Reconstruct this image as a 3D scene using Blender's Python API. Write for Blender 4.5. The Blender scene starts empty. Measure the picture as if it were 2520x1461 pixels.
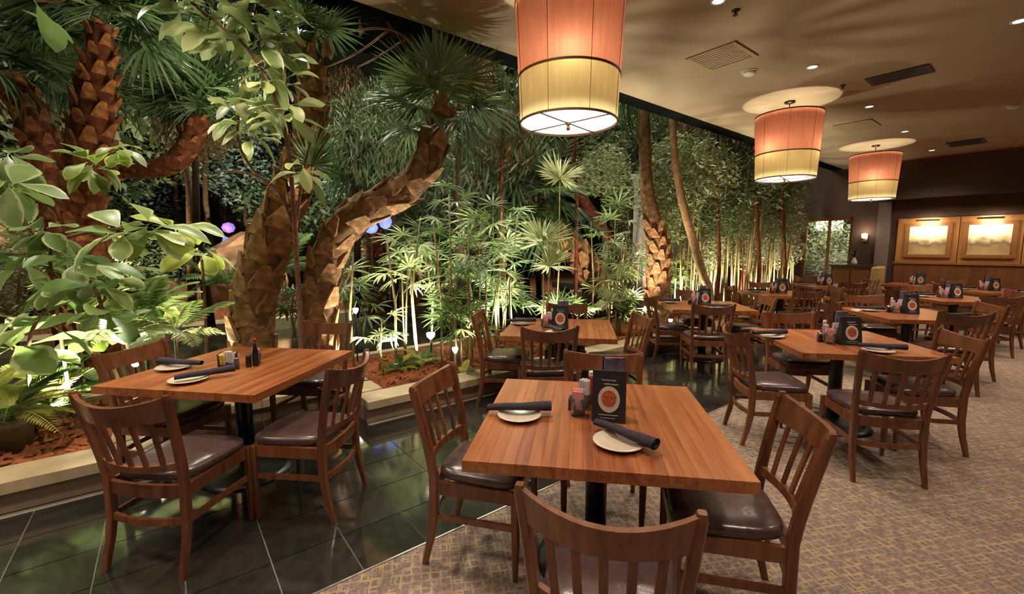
import bpy, bmesh, math, random
from mathutils import Vector, Matrix, Quaternion
rnd = random.Random(7)
SC = bpy.context.scene
COL = SC.collection
PI = math.pi
R = math.radians

# ------------------------------------------------------------------ camera, world, exposure
F_PX, PITCH, CAM_H = 1080.0, 0.112, 1.57
cam_d = bpy.data.cameras.new('camera')
cam_d.sensor_width = 36.0
cam_d.lens = 36.0 * F_PX / 2520.0
cam_d.clip_start = 0.05
cam = bpy.data.objects.new('camera', cam_d)
COL.objects.link(cam)
cam.location = (0, 0, CAM_H)
cam.rotation_euler = (PI / 2 - PITCH, 0, 0)
SC.camera = cam
SC.view_settings.view_transform = 'Standard'
SC.view_settings.look = 'None'
SC.view_settings.gamma = 1.0
SC.view_settings.exposure = 0.0
SC.view_settings.use_curve_mapping = False
w = bpy.data.worlds.new('world')
SC.world = w
w.use_nodes = True
w.node_tree.nodes['Background'].inputs[0].default_value = (0.9, 0.75, 0.6, 1)
w.node_tree.nodes['Background'].inputs[1].default_value = 0.03
try:
    SC.cycles.use_denoising = True
    SC.cycles.max_bounces = 5
    SC.cycles.diffuse_bounces = 3
    SC.cycles.glossy_bounces = 3
    SC.cycles.transmission_bounces = 5
    SC.cycles.use_adaptive_sampling = True
    SC.cycles.adaptive_threshold = 0.03
    SC.cycles.sample_clamp_indirect = 4.0
    SC.cycles.use_light_tree = True
except Exception:
    pass

# room frame: u runs along the room, v towards the planted side
TH = R(38.3)
CU, SU = math.cos(TH), math.sin(TH)
CEIL = 3.57
WALL_U = 13.9
EDGE_V = 3.8


def uv(u, v, z=0.0):
    return Vector((u * CU - v * SU, u * SU + v * CU, z))


def pt(px, py, Y):
    """a point Y metres in front of the viewing position, in the direction of (px, py)"""
    c, s = math.cos(PITCH), math.sin(PITCH)
    X, U = (px - 1260) / F_PX, -(py - 730.5) / F_PX
    r = Vector((X, c + U * s, -s + U * c))
    p = r * (Y / r.y)
    return Vector((p.x, p.y, p.z + CAM_H))


def vroom(p):
    return -p[0] * SU + p[1] * CU


LIGHTS = []


def lamp(kind, name, loc, power, color, size=0.1, direction=None, cone=90, blend=0.5):
    d = bpy.data.lights.new(name, kind)
    d.energy = power
    d.color = color
    if kind == 'AREA':
        d.size = size
    else:
        d.shadow_soft_size = size
    if kind == 'SPOT':
        d.spot_size = R(cone)
        d.spot_blend = blend
    o = bpy.data.objects.new(name, d)
    COL.objects.link(o)
    o.location = loc
    if direction is not None:
        o.rotation_euler = Vector(direction).to_track_quat('-Z', 'Y').to_euler()
    LIGHTS.append(o)
    return o


WARM = (1.0, 0.82, 0.63)
# recessed ceiling downlights (their trims are built with the ceiling)
DOWN_SEEN = [(3.69, 1.96), (5.81, 1.96), (8.04, 1.96), (10.22, 1.96), (12.6, 1.96), (6.1, 0.46)]
DOWN_REST = [(u, v) for u in (-3.5, -1.2, 1.4) for v in (1.96, -0.6)] + [(u, -0.6) for u in (3.7, 8.1, 10.3, 12.6)] + \
            [(u, 0.46) for u in (9.6,)] + [(u, 3.3) for u in (-2.0, 0.2)]
for (u, v) in DOWN_SEEN + DOWN_REST:
    lamp('SPOT', 'downlight_beam', uv(u, v, CEIL - 0.06), 165, WARM, 0.16, (0, 0, -1), 128, 0.9)
# garden uplights standing in the beds: (pixel-free room coordinates) u, v, z, power, colour, aim
GREENW = (1.0, 0.93, 0.66)
UPL = [
    (-0.75, 4.75, 0.35, 130, GREENW, (0.15, 0.35, 1)), (-1.4, 5.2, 0.35, 110, GREENW, (0.3, -0.1, 1)),
    (0.35, 5.1, 0.35, 60, (1, .85, .6), (0.2, -0.5, 1)), (1.5, 4.6, 0.35, 55, (1, .82, .55), (-.2, .1, 1)),
    (2.35, 4.75, 0.35, 90, GREENW, (0.1, .15, 1)), (3.3, 4.9, 0.35, 80, GREENW, (0, .1, 1)),
    (4.6, 4.9, 0.35, 90, GREENW, (0.1, 0.1, 1)), (5.95, 4.15, 0.35, 110, (1, .75, .55), (0.1, .35, 1)),
    (7.6, 4.6, 0.35, 90, GREENW, (0.1, 0, 1)), (9.2, 4.5, 0.35, 90, GREENW, (0, 0, 1)),
    (10.8, 4.5, 0.35, 90, GREENW, (0, 0, 1)), (12.3, 4.5, 0.35, 60, GREENW, (0, 0, 1)),
    (3.75, 4.3, 0.3, 75, (1, .97, .85), (-0.05, 0.12, 1)), (1.95, 4.5, 0.3, 40, (1, .97, .85), (0, 0, 1)),
    (-0.5, 10.3, 0.5, 300, (1, .78, .5), (0, .3, 1)), (2.5, 10.6, 0.5, 360, GREENW, (0, .3, 1)),
    (5.5, 10.6, 0.5, 360, (1, .85, .6), (0, .3, 1)), (9, 10.6, 0.5, 220, GREENW, (0, .3, 1)),
    (-4, 10.3, 0.5, 300, (1, .78, .5), (0, .3, 1)), (13, 9.0, 0.5, 220, GREENW, (0, .3, 1)),
]
for (u, v, z, p, c, d) in UPL:
    dd = uv(d[0], d[1] + 0.28, d[2])
    lamp('SPOT', 'garden_uplight_beam', uv(u, v, z), p * 3.0, c, 0.05, dd, 112, 0.5)
# unseen fill spots added high over the planting to brighten it from above
for (u, v, z, p) in [(-2, 6.5, 6.5, 560), (2.0, 7.0, 6.5, 700), (5.5, 7.0, 6.5, 800), (9.5, 6.5, 6.5, 1300), (0, 12, 7, 700), (6, 13, 7, 800), (12, 8, 6.5, 800), (-2.5, 10.5, 5.0, 500), (1.5, 10.5, 5.0, 600), (5.5, 10.5, 5.0, 600)]:
    lamp('SPOT', 'garden_fill_beam', uv(u, v, z), p * 1.5, (1.0, 0.95, 0.78), 0.3, uv(0.0, -0.25, -1), 120, 0.8)


# track spots along the ceiling edge, aimed at the planting
for (u, v, z, p, tu, tv, tz) in [(-2.0, 3.95, 4.2, 400, -1.0, 4.8, 0.9), (-0.6, 3.95, 4.2, 200, -0.6, 5.2, 1.6), (0.0, 3.9, 4.3, 270, -0.5, 4.7, 0.8), (1.0, 3.95, 4.3, 100, 0.8, 5.3, 1.6), (2.6, 3.95, 4.3, 90, 2.6, 5.4, 1.5),
                                 (4.6, 3.95, 4.3, 90, 4.6, 5.6, 1.5), (7.0, 3.95, 4.3, 90, 7.0, 5.2, 1.4), (9.5, 3.95, 4.3, 100, 9.5, 5.0, 1.5), (12.0, 3.95, 4.3, 100, 12.0, 5.0, 1.4)]:
    a_, b_ = uv(u, v, z), uv(tu, tv, tz)
    lamp('SPOT', 'track_spot_beam', a_, p * 1.7, (1, .93, .72), 0.06, b_ - a_, 95, 0.8)
# low fittings just behind the curb that wash the underside of the ceiling through the fronds
for (u, v, p) in [(1.3, 4.75, 200), (2.6, 4.15, 130), (4.45, 4.22, 420), (5.9, 4.15, 120), (-1.2, 4.3, 150), (7.4, 4.15, 170), (9.4, 4.15, 130)]:
    lamp('SPOT', 'ceiling_wash_beam', uv(u, v, 0.40), p * 0.8, (1, .90, .66), 0.015, uv(0.05, -0.42, 1), 84, 1.0)


# ------------------------------------------------------------------ node material helpers
def mat(name):
    m = bpy.data.materials.new(name)
    m.use_nodes = True
    nt = m.node_tree
    b = nt.nodes['Principled BSDF']
    return m, nt, b


def N(nt, typ, **kw):
    n = nt.nodes.new(typ)
    for k, v_ in kw.items():
        if k in n.inputs:
            n.inputs[k].default_value = v_
        else:
            setattr(n, k, v_)
    return n


def ramp(nt, stops):
    r = nt.nodes.new('ShaderNodeValToRGB')
    e = r.color_ramp.elements
    while len(e) > 1:
        e.remove(e[-1])
    e[0].position = stops[0][0]
    e[0].color = (*stops[0][1], 1)
    for p, c in stops[1:]:
        x = e.new(p)
        x.color = (*c, 1)
    return r


def flat(name, col, rough=0.5, metal=0.0, spec=0.5, noise=0.0, scale=20.0, bump=0.0, emit=None, estr=0.0, coat=0.0):
    m, nt, b = mat(name)
    b.inputs['Base Color'].default_value = (*col, 1)
    b.inputs['Roughness'].default_value = rough
    b.inputs['Metallic'].default_value = metal
    b.inputs['Specular IOR Level'].default_value = spec
    b.inputs['Coat Weight'].default_value = coat
    if emit:
        b.inputs['Emission Color'].default_value = (*emit, 1)
        b.inputs['Emission Strength'].default_value = estr
    if noise or bump:
        tc = N(nt, 'ShaderNodeTexCoord')
        nz = N(nt, 'ShaderNodeTexNoise')
        nz.inputs['Scale'].default_value = scale
        nz.inputs['Detail'].default_value = 5
        nt.links.new(tc.outputs['Object'], nz.inputs['Vector'])
        if noise:
            lo = tuple(c * (1 - noise) for c in col)
            hi = tuple(min(1, c * (1 + noise)) for c in col)
            r = ramp(nt, [(0.3, lo), (0.7, hi)])
            nt.links.new(nz.outputs['Fac'], r.inputs['Fac'])
            nt.links.new(r.outputs['Color'], b.inputs['Base Color'])
        if bump:
            bp = N(nt, 'ShaderNodeBump')
            bp.inputs['Strength'].default_value = bump
            bp.inputs['Distance'].default_value = 0.01
            nt.links.new(nz.outputs['Fac'], bp.inputs['Height'])
            nt.links.new(bp.outputs['Normal'], b.inputs['Normal'])
    return m


def wood(name, c1, c2, c3, rough=0.35, axis=1, rnd_amt=0.35, scale=1.0, coat=0.3, spec=0.5):
    """streaked grain along one local axis, with a tone of its own per object"""
    m, nt, b = mat(name)
    tc = N(nt, 'ShaderNodeTexCoord')
    oi = N(nt, 'ShaderNodeObjectInfo')
    mp = N(nt, 'ShaderNodeMapping')
    s = [34.0 * scale] * 3
    s[axis] = 2.2 * scale
    mp.inputs['Scale'].default_value = s
    off = N(nt, 'ShaderNodeVectorMath', operation='SCALE')
    cmb = N(nt, 'ShaderNodeCombineXYZ')
    for i in range(3):
        nt.links.new(oi.outputs['Random'], cmb.inputs[i])
    nt.links.new(cmb.outputs[0], off.inputs[0])
    off.inputs['Scale'].default_value = 13.0
    ad = N(nt, 'ShaderNodeVectorMath', operation='ADD')
    nt.links.new(tc.outputs['Object'], ad.inputs[0])
    nt.links.new(off.outputs[0], ad.inputs[1])
    nt.links.new(ad.outputs[0], mp.inputs['Vector'])
    nz = N(nt, 'ShaderNodeTexNoise')
    nz.inputs['Scale'].default_value = 1.0
    nz.inputs['Detail'].default_value = 6
    nz.inputs['Roughness'].default_value = 0.6
    nt.links.new(mp.outputs[0], nz.inputs['Vector'])
    mx = N(nt, 'ShaderNodeMath', operation='MULTIPLY_ADD')
    nt.links.new(oi.outputs['Random'], mx.inputs[0])
    mx.inputs[1].default_value = rnd_amt
    nt.links.new(nz.outputs['Fac'], mx.inputs[2])
    sb = N(nt, 'ShaderNodeMath', operation='SUBTRACT')
    nt.links.new(mx.outputs[0], sb.inputs[0])
    sb.inputs[1].default_value = rnd_amt / 2
    r = ramp(nt, [(0.28, c1), (0.5, c2), (0.75, c3)])
    nt.links.new(sb.outputs[0], r.inputs['Fac'])
    nt.links.new(r.outputs['Color'], b.inputs['Base Color'])
    b.inputs['Roughness'].default_value = rough
    b.inputs['Coat Weight'].default_value = coat
    b.inputs['Coat Roughness'].default_value = 0.25
    b.inputs['Specular IOR Level'].default_value = spec
    return m


def leafmat(name, dark, lite, rough=0.45, trans=0.3, margin=None, scale=5.0, rib=None):
    m, nt, b = mat(name)
    tc = N(nt, 'ShaderNodeTexCoord')
    oi = N(nt, 'ShaderNodeObjectInfo')
    nz = N(nt, 'ShaderNodeTexNoise')
    nz.inputs['Scale'].default_value = scale
    nz.inputs['Detail'].default_value = 3
    nt.links.new(tc.outputs['Object'], nz.inputs['Vector'])
    a = N(nt, 'ShaderNodeMath', operation='MULTIPLY_ADD')
    nt.links.new(oi.outputs['Random'], a.inputs[0])
    a.inputs[1].default_value = 0.5
    nt.links.new(nz.outputs['Fac'], a.inputs[2])
    r = ramp(nt, [(0.45, dark), (1.05 if False else 0.95, lite)])
    nt.links.new(a.outputs[0], r.inputs['Fac'])
    col = r.outputs['Color']
    if margin is not None:
        sx = N(nt, 'ShaderNodeSeparateXYZ')
        nt.links.new(tc.outputs['UV'], sx.inputs[0])
        ab = N(nt, 'ShaderNodeMath', operation='SUBTRACT')
        nt.links.new(sx.outputs[0], ab.inputs[0])
        ab.inputs[1].default_value = 0.5
        ab2 = N(nt, 'ShaderNodeMath', operation='ABSOLUTE')
        nt.links.new(ab.outputs[0], ab2.inputs[0])
        n2 = N(nt, 'ShaderNodeTexNoise')
        n2.inputs['Scale'].default_value = 18
        nt.links.new(tc.outputs['Object'], n2.inputs['Vector'])
        a3 = N(nt, 'ShaderNodeMath', operation='MULTIPLY_ADD')
        nt.links.new(n2.outputs['Fac'], a3.inputs[0])
        a3.inputs[1].default_value = 0.34
        nt.links.new(ab2.outputs[0], a3.inputs[2])
        r2 = ramp(nt, [(0.50, (0, 0, 0)), (0.58, (1, 1, 1))])
        nt.links.new(a3.outputs[0], r2.inputs['Fac'])
        mixc = N(nt, 'ShaderNodeMix', data_type='RGBA')
        nt.links.new(r2.outputs['Color'], mixc.inputs['Factor'])
        nt.links.new(col, mixc.inputs['A'])
        mixc.inputs['B'].default_value = (*margin, 1)
        col = mixc.outputs['Result']
    nt.links.new(col, b.inputs['Base Color'])
    b.inputs['Roughness'].default_value = rough
    out = nt.nodes['Material Output']
    if trans:
        tr = N(nt, 'ShaderNodeBsdfTranslucent')
        nt.links.new(col, tr.inputs['Color'])
        ms = N(nt, 'ShaderNodeMixShader')
        ms.inputs[0].default_value = trans
        nt.links.new(b.outputs[0], ms.inputs[1])
        nt.links.new(tr.outputs[0], ms.inputs[2])
        nt.links.new(ms.outputs[0], out.inputs['Surface'])
    return m


M = {}
M['table'] = wood('table_wood', (0.20, 0.052, 0.016), (0.33, 0.105, 0.032), (0.43, 0.165, 0.055), 0.28, 1, 0.26, 1.0, 0.35)
M['table_far'] = wood('table_wood_far', (0.16, 0.040, 0.014), (0.31, 0.095, 0.03), (0.42, 0.15, 0.05), 0.3, 1, 0.2, 0.6, 0.35)
M['chair'] = wood('chair_wood', (0.080, 0.024, 0.010), (0.155, 0.050, 0.018), (0.24, 0.085, 0.033), 0.33, 2, 0.2, 0.8, 0.3)
M['vinyl'] = flat('seat_vinyl', (0.070, 0.042, 0.042), 0.25, 0, 0.6, 0.2, 40, 0.12)
M['black'] = flat('black_metal', (0.008, 0.008, 0.009), 0.35, 0.0, 0.5)
M['blackcard'] = flat('black_card', (0.028, 0.025, 0.026), 0.35)
M['plate'] = flat('plate_stoneware', (0.60, 0.50, 0.40), 0.25, 0, 0.5, 0.05, 30)
M['napkin'] = flat('napkin_cloth', (0.040, 0.034, 0.045), 0.85, 0, 0.2, 0.25, 60, 0.3)
M['white'] = flat('white_paper', (0.65, 0.62, 0.60), 0.6)
M['pink'] = flat('pink_paper', (0.75, 0.30, 0.32), 0.6)
M['yellow'] = flat('yellow_paper', (0.75, 0.60, 0.12), 0.6)
M['red'] = flat('red_sauce', (0.35, 0.02, 0.015), 0.25)
M['purple'] = flat('purple_print', (0.16, 0.13, 0.22), 0.35, noise=0.6, scale=30)
M['burger'] = flat('food_print', (0.42, 0.10, 0.04), 0.4, noise=0.5, scale=90)
M['cream'] = flat('cream_print', (0.62, 0.48, 0.42), 0.4, noise=0.1, scale=60)
M['brass'] = flat('brass', (0.5, 0.36, 0.14), 0.3, 0.9)
M['darkmetal'] = flat('bronze_rod', (0.05, 0.035, 0.025), 0.4, 0.6)
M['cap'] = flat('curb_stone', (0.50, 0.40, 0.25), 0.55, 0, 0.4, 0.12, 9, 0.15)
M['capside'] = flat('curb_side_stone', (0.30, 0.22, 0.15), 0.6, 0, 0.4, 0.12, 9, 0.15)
M['mulch'] = flat('mulch', (0.22, 0.080, 0.035), 0.95, 0, 0.1, 0.75, 26, 0.9)
M['chip'] = flat('mulch_chip', (0.30, 0.11, 0.05), 0.9, 0, 0.1, 0.8, 3.1, 0)
M['wallbrown'] = flat('brown_wall', (0.075, 0.045, 0.034), 0.75, 0, 0.2, 0.2, 2.0)
M['wallpurple'] = flat('soffit_paint', (0.085, 0.062, 0.062), 0.8, 0, 0.2, 0.15, 1.5)
M['redtrim'] = flat('red_trim', (0.20, 0.025, 0.012), 0.6)
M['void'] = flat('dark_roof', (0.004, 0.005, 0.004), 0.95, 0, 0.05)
M['rock'] = flat('rock', (0.34, 0.20, 0.12), 0.85, 0, 0.2, 0.5, 4, 0.8)
M['stone_grey'] = flat('grey_stone', (0.34, 0.33, 0.34), 0.7, 0, 0.3, 0.2, 5, 0.2)
M['paleconc'] = flat('pale_plaster', (0.45, 0.40, 0.30), 0.7, 0, 0.3, 0.25, 3)
M['panelwood'] = wood('panel_wood', (0.30, 0.125, 0.038), (0.36, 0.16, 0.05), (0.42, 0.20, 0.065), 0.4, 2, 0.1, 0.3, 0.2)
M['wainscot'] = wood('wainscot_wood', (0.09, 0.03, 0.012), (0.13, 0.045, 0.016), (0.18, 0.065, 0.022), 0.4, 2, 0.2, 0.4, 0.2)
M['frame'] = wood('frame_wood', (0.16, 0.06, 0.02), (0.22, 0.09, 0.03), (0.28, 0.12, 0.04), 0.4, 0, 0.1, 1, 0.2)
M['tan'] = flat('tan_upholstery', (0.42, 0.28, 0.10), 0.6, 0, 0.3, 0.15, 12)
M['whiteplastic'] = flat('white_plastic', (0.62, 0.58, 0.53), 0.5)
M['glow'] = flat('lamp_glow', (1, 1, 1), 0.5, emit=(1.0, 0.93, 0.80), estr=8)
M['glowsoft'] = flat('uplight_lens', (1, 1, 1), 0.5, emit=(1.0, 0.96, 0.82), estr=14)
M['blueglow'] = flat('blue_glow', (0.2, 0.25, 1), 0.5, emit=(0.13, 0.18, 1.0), estr=1.5)
M['violetglow'] = flat('violet_glow', (0.4, 0.2, 1), 0.5, emit=(0.22, 0.12, 0.9), estr=1.4)
M['trunk'] = flat('palm_trunk', (0.20, 0.115, 0.055), 0.9, 0, 0.2, 0.55, 14, 0.9)
M['boot'] = flat('palm_boot', (0.33, 0.185, 0.085), 0.85, 0, 0.2, 0.5, 20, 0.6)
M['bootred'] = flat('palm_boot_red', (0.34, 0.125, 0.045), 0.85, 0, 0.2, 0.5, 16, 0.6)
M['trunkred'] = flat('palm_trunk_red', (0.15, 0.045, 0.02), 0.9, 0, 0.2, 0.5, 14, 0.9)
M['bark'] = flat('smooth_bark', (0.30, 0.20, 0.10), 0.8, 0, 0.2, 0.35, 18, 0.4)
M['stem'] = flat('branch_bark', (0.20, 0.105, 0.06), 0.8, 0, 0.2, 0.3, 30, 0.3)
M['twig'] = flat('twig_bark', (0.34, 0.18, 0.14), 0.8, 0, 0.2, 0.3, 30)
M['stemdark'] = flat('dark_bark', (0.06, 0.035, 0.022), 0.9, 0, 0.1, 0.4, 12, 0.4)
M['cane'] = flat('cane', (0.42, 0.33, 0.16), 0.6, 0, 0.3, 0.4, 14, 0.2)
M['pot'] = flat('garden_pot', (0.24, 0.25, 0.16), 0.7, 0, 0.3, 0.2, 8)
M['lf_pale'] = leafmat('leaf_variegated', (0.17, 0.27, 0.08), (0.38, 0.48, 0.19), 0.4, 0.3, (0.62, 0.66, 0.36))
M['lf_lime'] = leafmat('leaf_lime', (0.20, 0.32, 0.05), (0.48, 0.56, 0.12), 0.4, 0.35, (0.66, 0.68, 0.2))
M['lf_green'] = leafmat('leaf_green', (0.10, 0.20, 0.05), (0.26, 0.37, 0.12), 0.4, 0.3)
M['lf_branch'] = leafmat('leaf_branch', (0.18, 0.26, 0.09), (0.40, 0.46, 0.20), 0.4, 0.3)
M['fan_dark'] = leafmat('fan_dark', (0.035, 0.075, 0.028), (0.10, 0.17, 0.06), 0.45, 0.2)
M['fan_mid'] = leafmat('fan_mid', (0.07, 0.14, 0.045), (0.20, 0.29, 0.10), 0.4, 0.25)
M['fan_teal'] = leafmat('fan_teal', (0.08, 0.19, 0.11), (0.15, 0.30, 0.17), 0.35, 0.25)
M['fan_lite'] = leafmat('fan_light', (0.17, 0.28, 0.08), (0.46, 0.52, 0.24), 0.4, 0.3)
M['star'] = leafmat('leaf_star', (0.34, 0.42, 0.18), (0.66, 0.66, 0.38), 0.4, 0.35)
M['fan_dead'] = leafmat('fan_dead', (0.12, 0.06, 0.025), (0.28, 0.17, 0.07), 0.7, 0.2)
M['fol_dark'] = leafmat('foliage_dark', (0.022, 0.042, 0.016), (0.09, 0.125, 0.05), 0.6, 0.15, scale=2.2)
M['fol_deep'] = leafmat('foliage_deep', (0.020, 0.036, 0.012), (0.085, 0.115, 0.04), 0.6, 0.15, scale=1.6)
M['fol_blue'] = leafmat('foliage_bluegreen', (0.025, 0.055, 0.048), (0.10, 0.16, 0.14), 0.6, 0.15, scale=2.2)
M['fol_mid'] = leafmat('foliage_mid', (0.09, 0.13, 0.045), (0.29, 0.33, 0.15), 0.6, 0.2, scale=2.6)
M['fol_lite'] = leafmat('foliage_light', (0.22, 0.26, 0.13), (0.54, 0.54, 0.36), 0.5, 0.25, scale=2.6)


def m_glass():
    m, nt, b = mat('clear_glass')
    b.inputs['Base Color'].default_value = (0.9, 0.93, 0.92, 1)
    b.inputs['Roughness'].default_value = 0.03
    b.inputs['Transmission Weight'].default_value = 0.95
    b.inputs['IOR'].default_value = 1.15
    return m


M['glass'] = m_glass()


def m_tile():
    m, nt, b = mat('black_tile')
    tc = N(nt, 'ShaderNodeTexCoord')
    oi = N(nt, 'ShaderNodeObjectInfo')
    nz = N(nt, 'ShaderNodeTexNoise')
    nz.inputs['Scale'].default_value = 14
    nt.links.new(tc.outputs['Object'], nz.inputs['Vector'])
    a = N(nt, 'ShaderNodeMath', operation='MULTIPLY_ADD')
    nt.links.new(oi.outputs['Random'], a.inputs[0])
    a.inputs[1].default_value = 0.4
    nt.links.new(nz.outputs['Fac'], a.inputs[2])
    r = ramp(nt, [(0.3, (0.011, 0.012, 0.010)), (0.9, (0.030, 0.028, 0.024))])
    nt.links.new(a.outputs[0], r.inputs['Fac'])
    nt.links.new(r.outputs['Color'], b.inputs['Base Color'])
    b.inputs['Roughness'].default_value = 0.09
    b.inputs['Specular IOR Level'].default_value = 0.9
    b.inputs['IOR'].default_value = 1.6
    return m


M['tile'] = m_tile()
M['grout'] = flat('grout', (0.30, 0.27, 0.23), 0.8)


def m_carpet():
    m, nt, b = mat('carpet')
    tc = N(nt, 'ShaderNodeTexCoord')
    wn = N(nt, 'ShaderNodeTexNoise')
    wn.inputs['Scale'].default_value = 7.0
    wn.inputs['Detail'].default_value = 3
    nt.links.new(tc.outputs['Object'], wn.inputs['Vector'])
    sc = N(nt, 'ShaderNodeVectorMath', operation='SCALE')
    nt.links.new(wn.outputs['Color'], sc.inputs[0])
    sc.inputs['Scale'].default_value = 0.03
    ad = N(nt, 'ShaderNodeVectorMath', operation='ADD')
    nt.links.new(tc.outputs['Object'], ad.inputs[0])
    nt.links.new(sc.outputs[0], ad.inputs[1])
    facs = []
    for ang, seed in ((28, 0), (118, 3.1)):
        mp = N(nt, 'ShaderNodeMapping')
        mp.inputs['Rotation'].default_value = (0, 0, R(ang))
        mp.inputs['Location'].default_value = (seed, seed, 0)
        nt.links.new(ad.outputs[0], mp.inputs['Vector'])
        br = N(nt, 'ShaderNodeTexBrick')
        br.offset = 0.37
        br.inputs['Scale'].default_value = 11.0
        br.inputs['Mortar Size'].default_value = 0.055
        br.inputs['Mortar Smooth'].default_value = 0.35
        br.inputs['Brick Width'].default_value = 0.9
        br.inputs['Row Height'].default_value = 0.52
        nt.links.new(mp.outputs[0], br.inputs['Vector'])
        facs.append(br.outputs['Fac'])
    mx = N(nt, 'ShaderNodeMath', operation='MAXIMUM')
    nt.links.new(facs[0], mx.inputs[0])
    nt.links.new(facs[1], mx.inputs[1])
    br2 = N(nt, 'ShaderNodeTexNoise')
    br2.inputs['Scale'].default_value = 16
    nt.links.new(tc.outputs['Object'], br2.inputs['Vector'])
    rr = ramp(nt, [(0.36, (0, 0, 0)), (0.58, (0.95, 0.95, 0.95))])
    nt.links.new(br2.outputs['Fac'], rr.inputs['Fac'])
    mu = N(nt, 'ShaderNodeMath', operation='MULTIPLY')
    nt.links.new(mx.outputs[0], mu.inputs[0])
    nt.links.new(rr.outputs['Color'], mu.inputs[1])
    n2 = N(nt, 'ShaderNodeTexNoise')
    n2.inputs['Scale'].default_value = 60
    n2.inputs['Detail'].default_value = 4
    nt.links.new(tc.outputs['Object'], n2.inputs['Vector'])
    base = ramp(nt, [(0.3, (0.130, 0.092, 0.082)), (0.7, (0.235, 0.175, 0.155))])
    nt.links.new(n2.outputs['Fac'], base.inputs['Fac'])
    mc = N(nt, 'ShaderNodeMix', data_type='RGBA')
    nt.links.new(mu.outputs[0], mc.inputs['Factor'])
    nt.links.new(base.outputs['Color'], mc.inputs['A'])
    mc.inputs['B'].default_value = (0.36, 0.26, 0.145, 1)
    nt.links.new(mc.outputs['Result'], b.inputs['Base Color'])
    b.inputs['Roughness'].default_value = 0.95
    b.inputs['Specular IOR Level'].default_value = 0.1
    bp = N(nt, 'ShaderNodeBump')
    bp.inputs['Strength'].default_value = 0.4
    bp.inputs['Distance'].default_value = 0.004
    nt.links.new(n2.outputs['Fac'], bp.inputs['Height'])
    nt.links.new(bp.outputs['Normal'], b.inputs['Normal'])
    return m


M['carpet'] = m_carpet()
M['ceiling'] = flat('ceiling_paint', (0.315, 0.243, 0.162), 0.9, 0, 0.1, 0.04, 3)
M['vent'] = flat('vent_beige', (0.30, 0.22, 0.11), 0.6)
M['ventdark'] = flat('vent_dark', (0.03, 0.02, 0.02), 0.6)


def m_fabric(name, col, tr=0.7):
    """pleated translucent fabric"""
    m, nt, b = mat(name)
    tc = N(nt, 'ShaderNodeTexCoord')
    wv = N(nt, 'ShaderNodeTexNoise')
    mp = N(nt, 'ShaderNodeMapping')
    mp.inputs['Scale'].default_value = (60, 60, 1.5)
    nt.links.new(tc.outputs['Object'], mp.inputs['Vector'])
    nt.links.new(mp.outputs[0], wv.inputs['Vector'])
    wv.inputs['Scale'].default_value = 1.0
    r = ramp(nt, [(0.3, tuple(c * 0.85 for c in col)), (0.7, col)])
    nt.links.new(wv.outputs['Fac'], r.inputs['Fac'])
    t = N(nt, 'ShaderNodeBsdfTranslucent')
    d = N(nt, 'ShaderNodeBsdfDiffuse')
    nt.links.new(r.outputs['Color'], t.inputs['Color'])
    nt.links.new(r.outputs['Color'], d.inputs['Color'])
    ms = N(nt, 'ShaderNodeMixShader')
    ms.inputs[0].default_value = tr
    nt.links.new(d.outputs[0], ms.inputs[1])
    nt.links.new(t.outputs[0], ms.inputs[2])
    nt.links.new(ms.outputs[0], nt.nodes['Material Output'].inputs['Surface'])
    return m


M['shade_orange'] = m_fabric('shade_orange', (0.66, 0.25, 0.15))
M['shade_gold'] = m_fabric('shade_gold', (0.60, 0.46, 0.20))
M['diffuser'] = m_fabric('diffuser_white', (0.95, 0.93, 0.90), 0.85)


def m_painting():
    m, nt, b = mat('landscape_painting')
    tc = N(nt, 'ShaderNodeTexCoord')
    oi = N(nt, 'ShaderNodeObjectInfo')
    sx = N(nt, 'ShaderNodeSeparateXYZ')
    nt.links.new(tc.outputs['UV'], sx.inputs[0])
    cm = N(nt, 'ShaderNodeVectorMath', operation='ADD')
    cb = N(nt, 'ShaderNodeCombineXYZ')
    nt.links.new(oi.outputs['Random'], cb.inputs[2])
    sc = N(nt, 'ShaderNodeVectorMath', operation='SCALE')
    nt.links.new(cb.outputs[0], sc.inputs[0])
    sc.inputs['Scale'].default_value = 9
    nt.links.new(tc.outputs['UV'], cm.inputs[0])
    nt.links.new(sc.outputs[0], cm.inputs[1])
    nz = N(nt, 'ShaderNodeTexNoise')
    nz.inputs['Scale'].default_value = 4.5
    nz.inputs['Detail'].default_value = 5
    nt.links.new(cm.outputs[0], nz.inputs['Vector'])
    a = N(nt, 'ShaderNodeMath', operation='MULTIPLY_ADD')
    nt.links.new(nz.outputs['Fac'], a.inputs[0])
    a.inputs[1].default_value = 0.5
    nt.links.new(sx.outputs[1], a.inputs[2])
    r = ramp(nt, [(0.3, (0.42, 0.30, 0.14)), (0.52, (0.30, 0.20, 0.10)), (0.62, (0.16, 0.09, 0.06)), (0.72, (0.40, 0.32, 0.16)),
                  (0.85, (0.70, 0.64, 0.42)), (1.0, (0.80, 0.76, 0.60))])
    nt.links.new(a.outputs[0], r.inputs['Fac'])
    nt.links.new(r.outputs['Color'], b.inputs['Base Color'])
    b.inputs['Roughness'].default_value = 0.5
    return m


M['painting'] = m_painting()

# ------------------------------------------------------------------ object helpers


def tag(o, label=None, cat=None, group=None, kind=None):
    if label:
        o['label'] = label
    if cat:
        o['category'] = cat
    if group:
        o['group'] = group
    if kind:
        o['kind'] = kind
    return o


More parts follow.
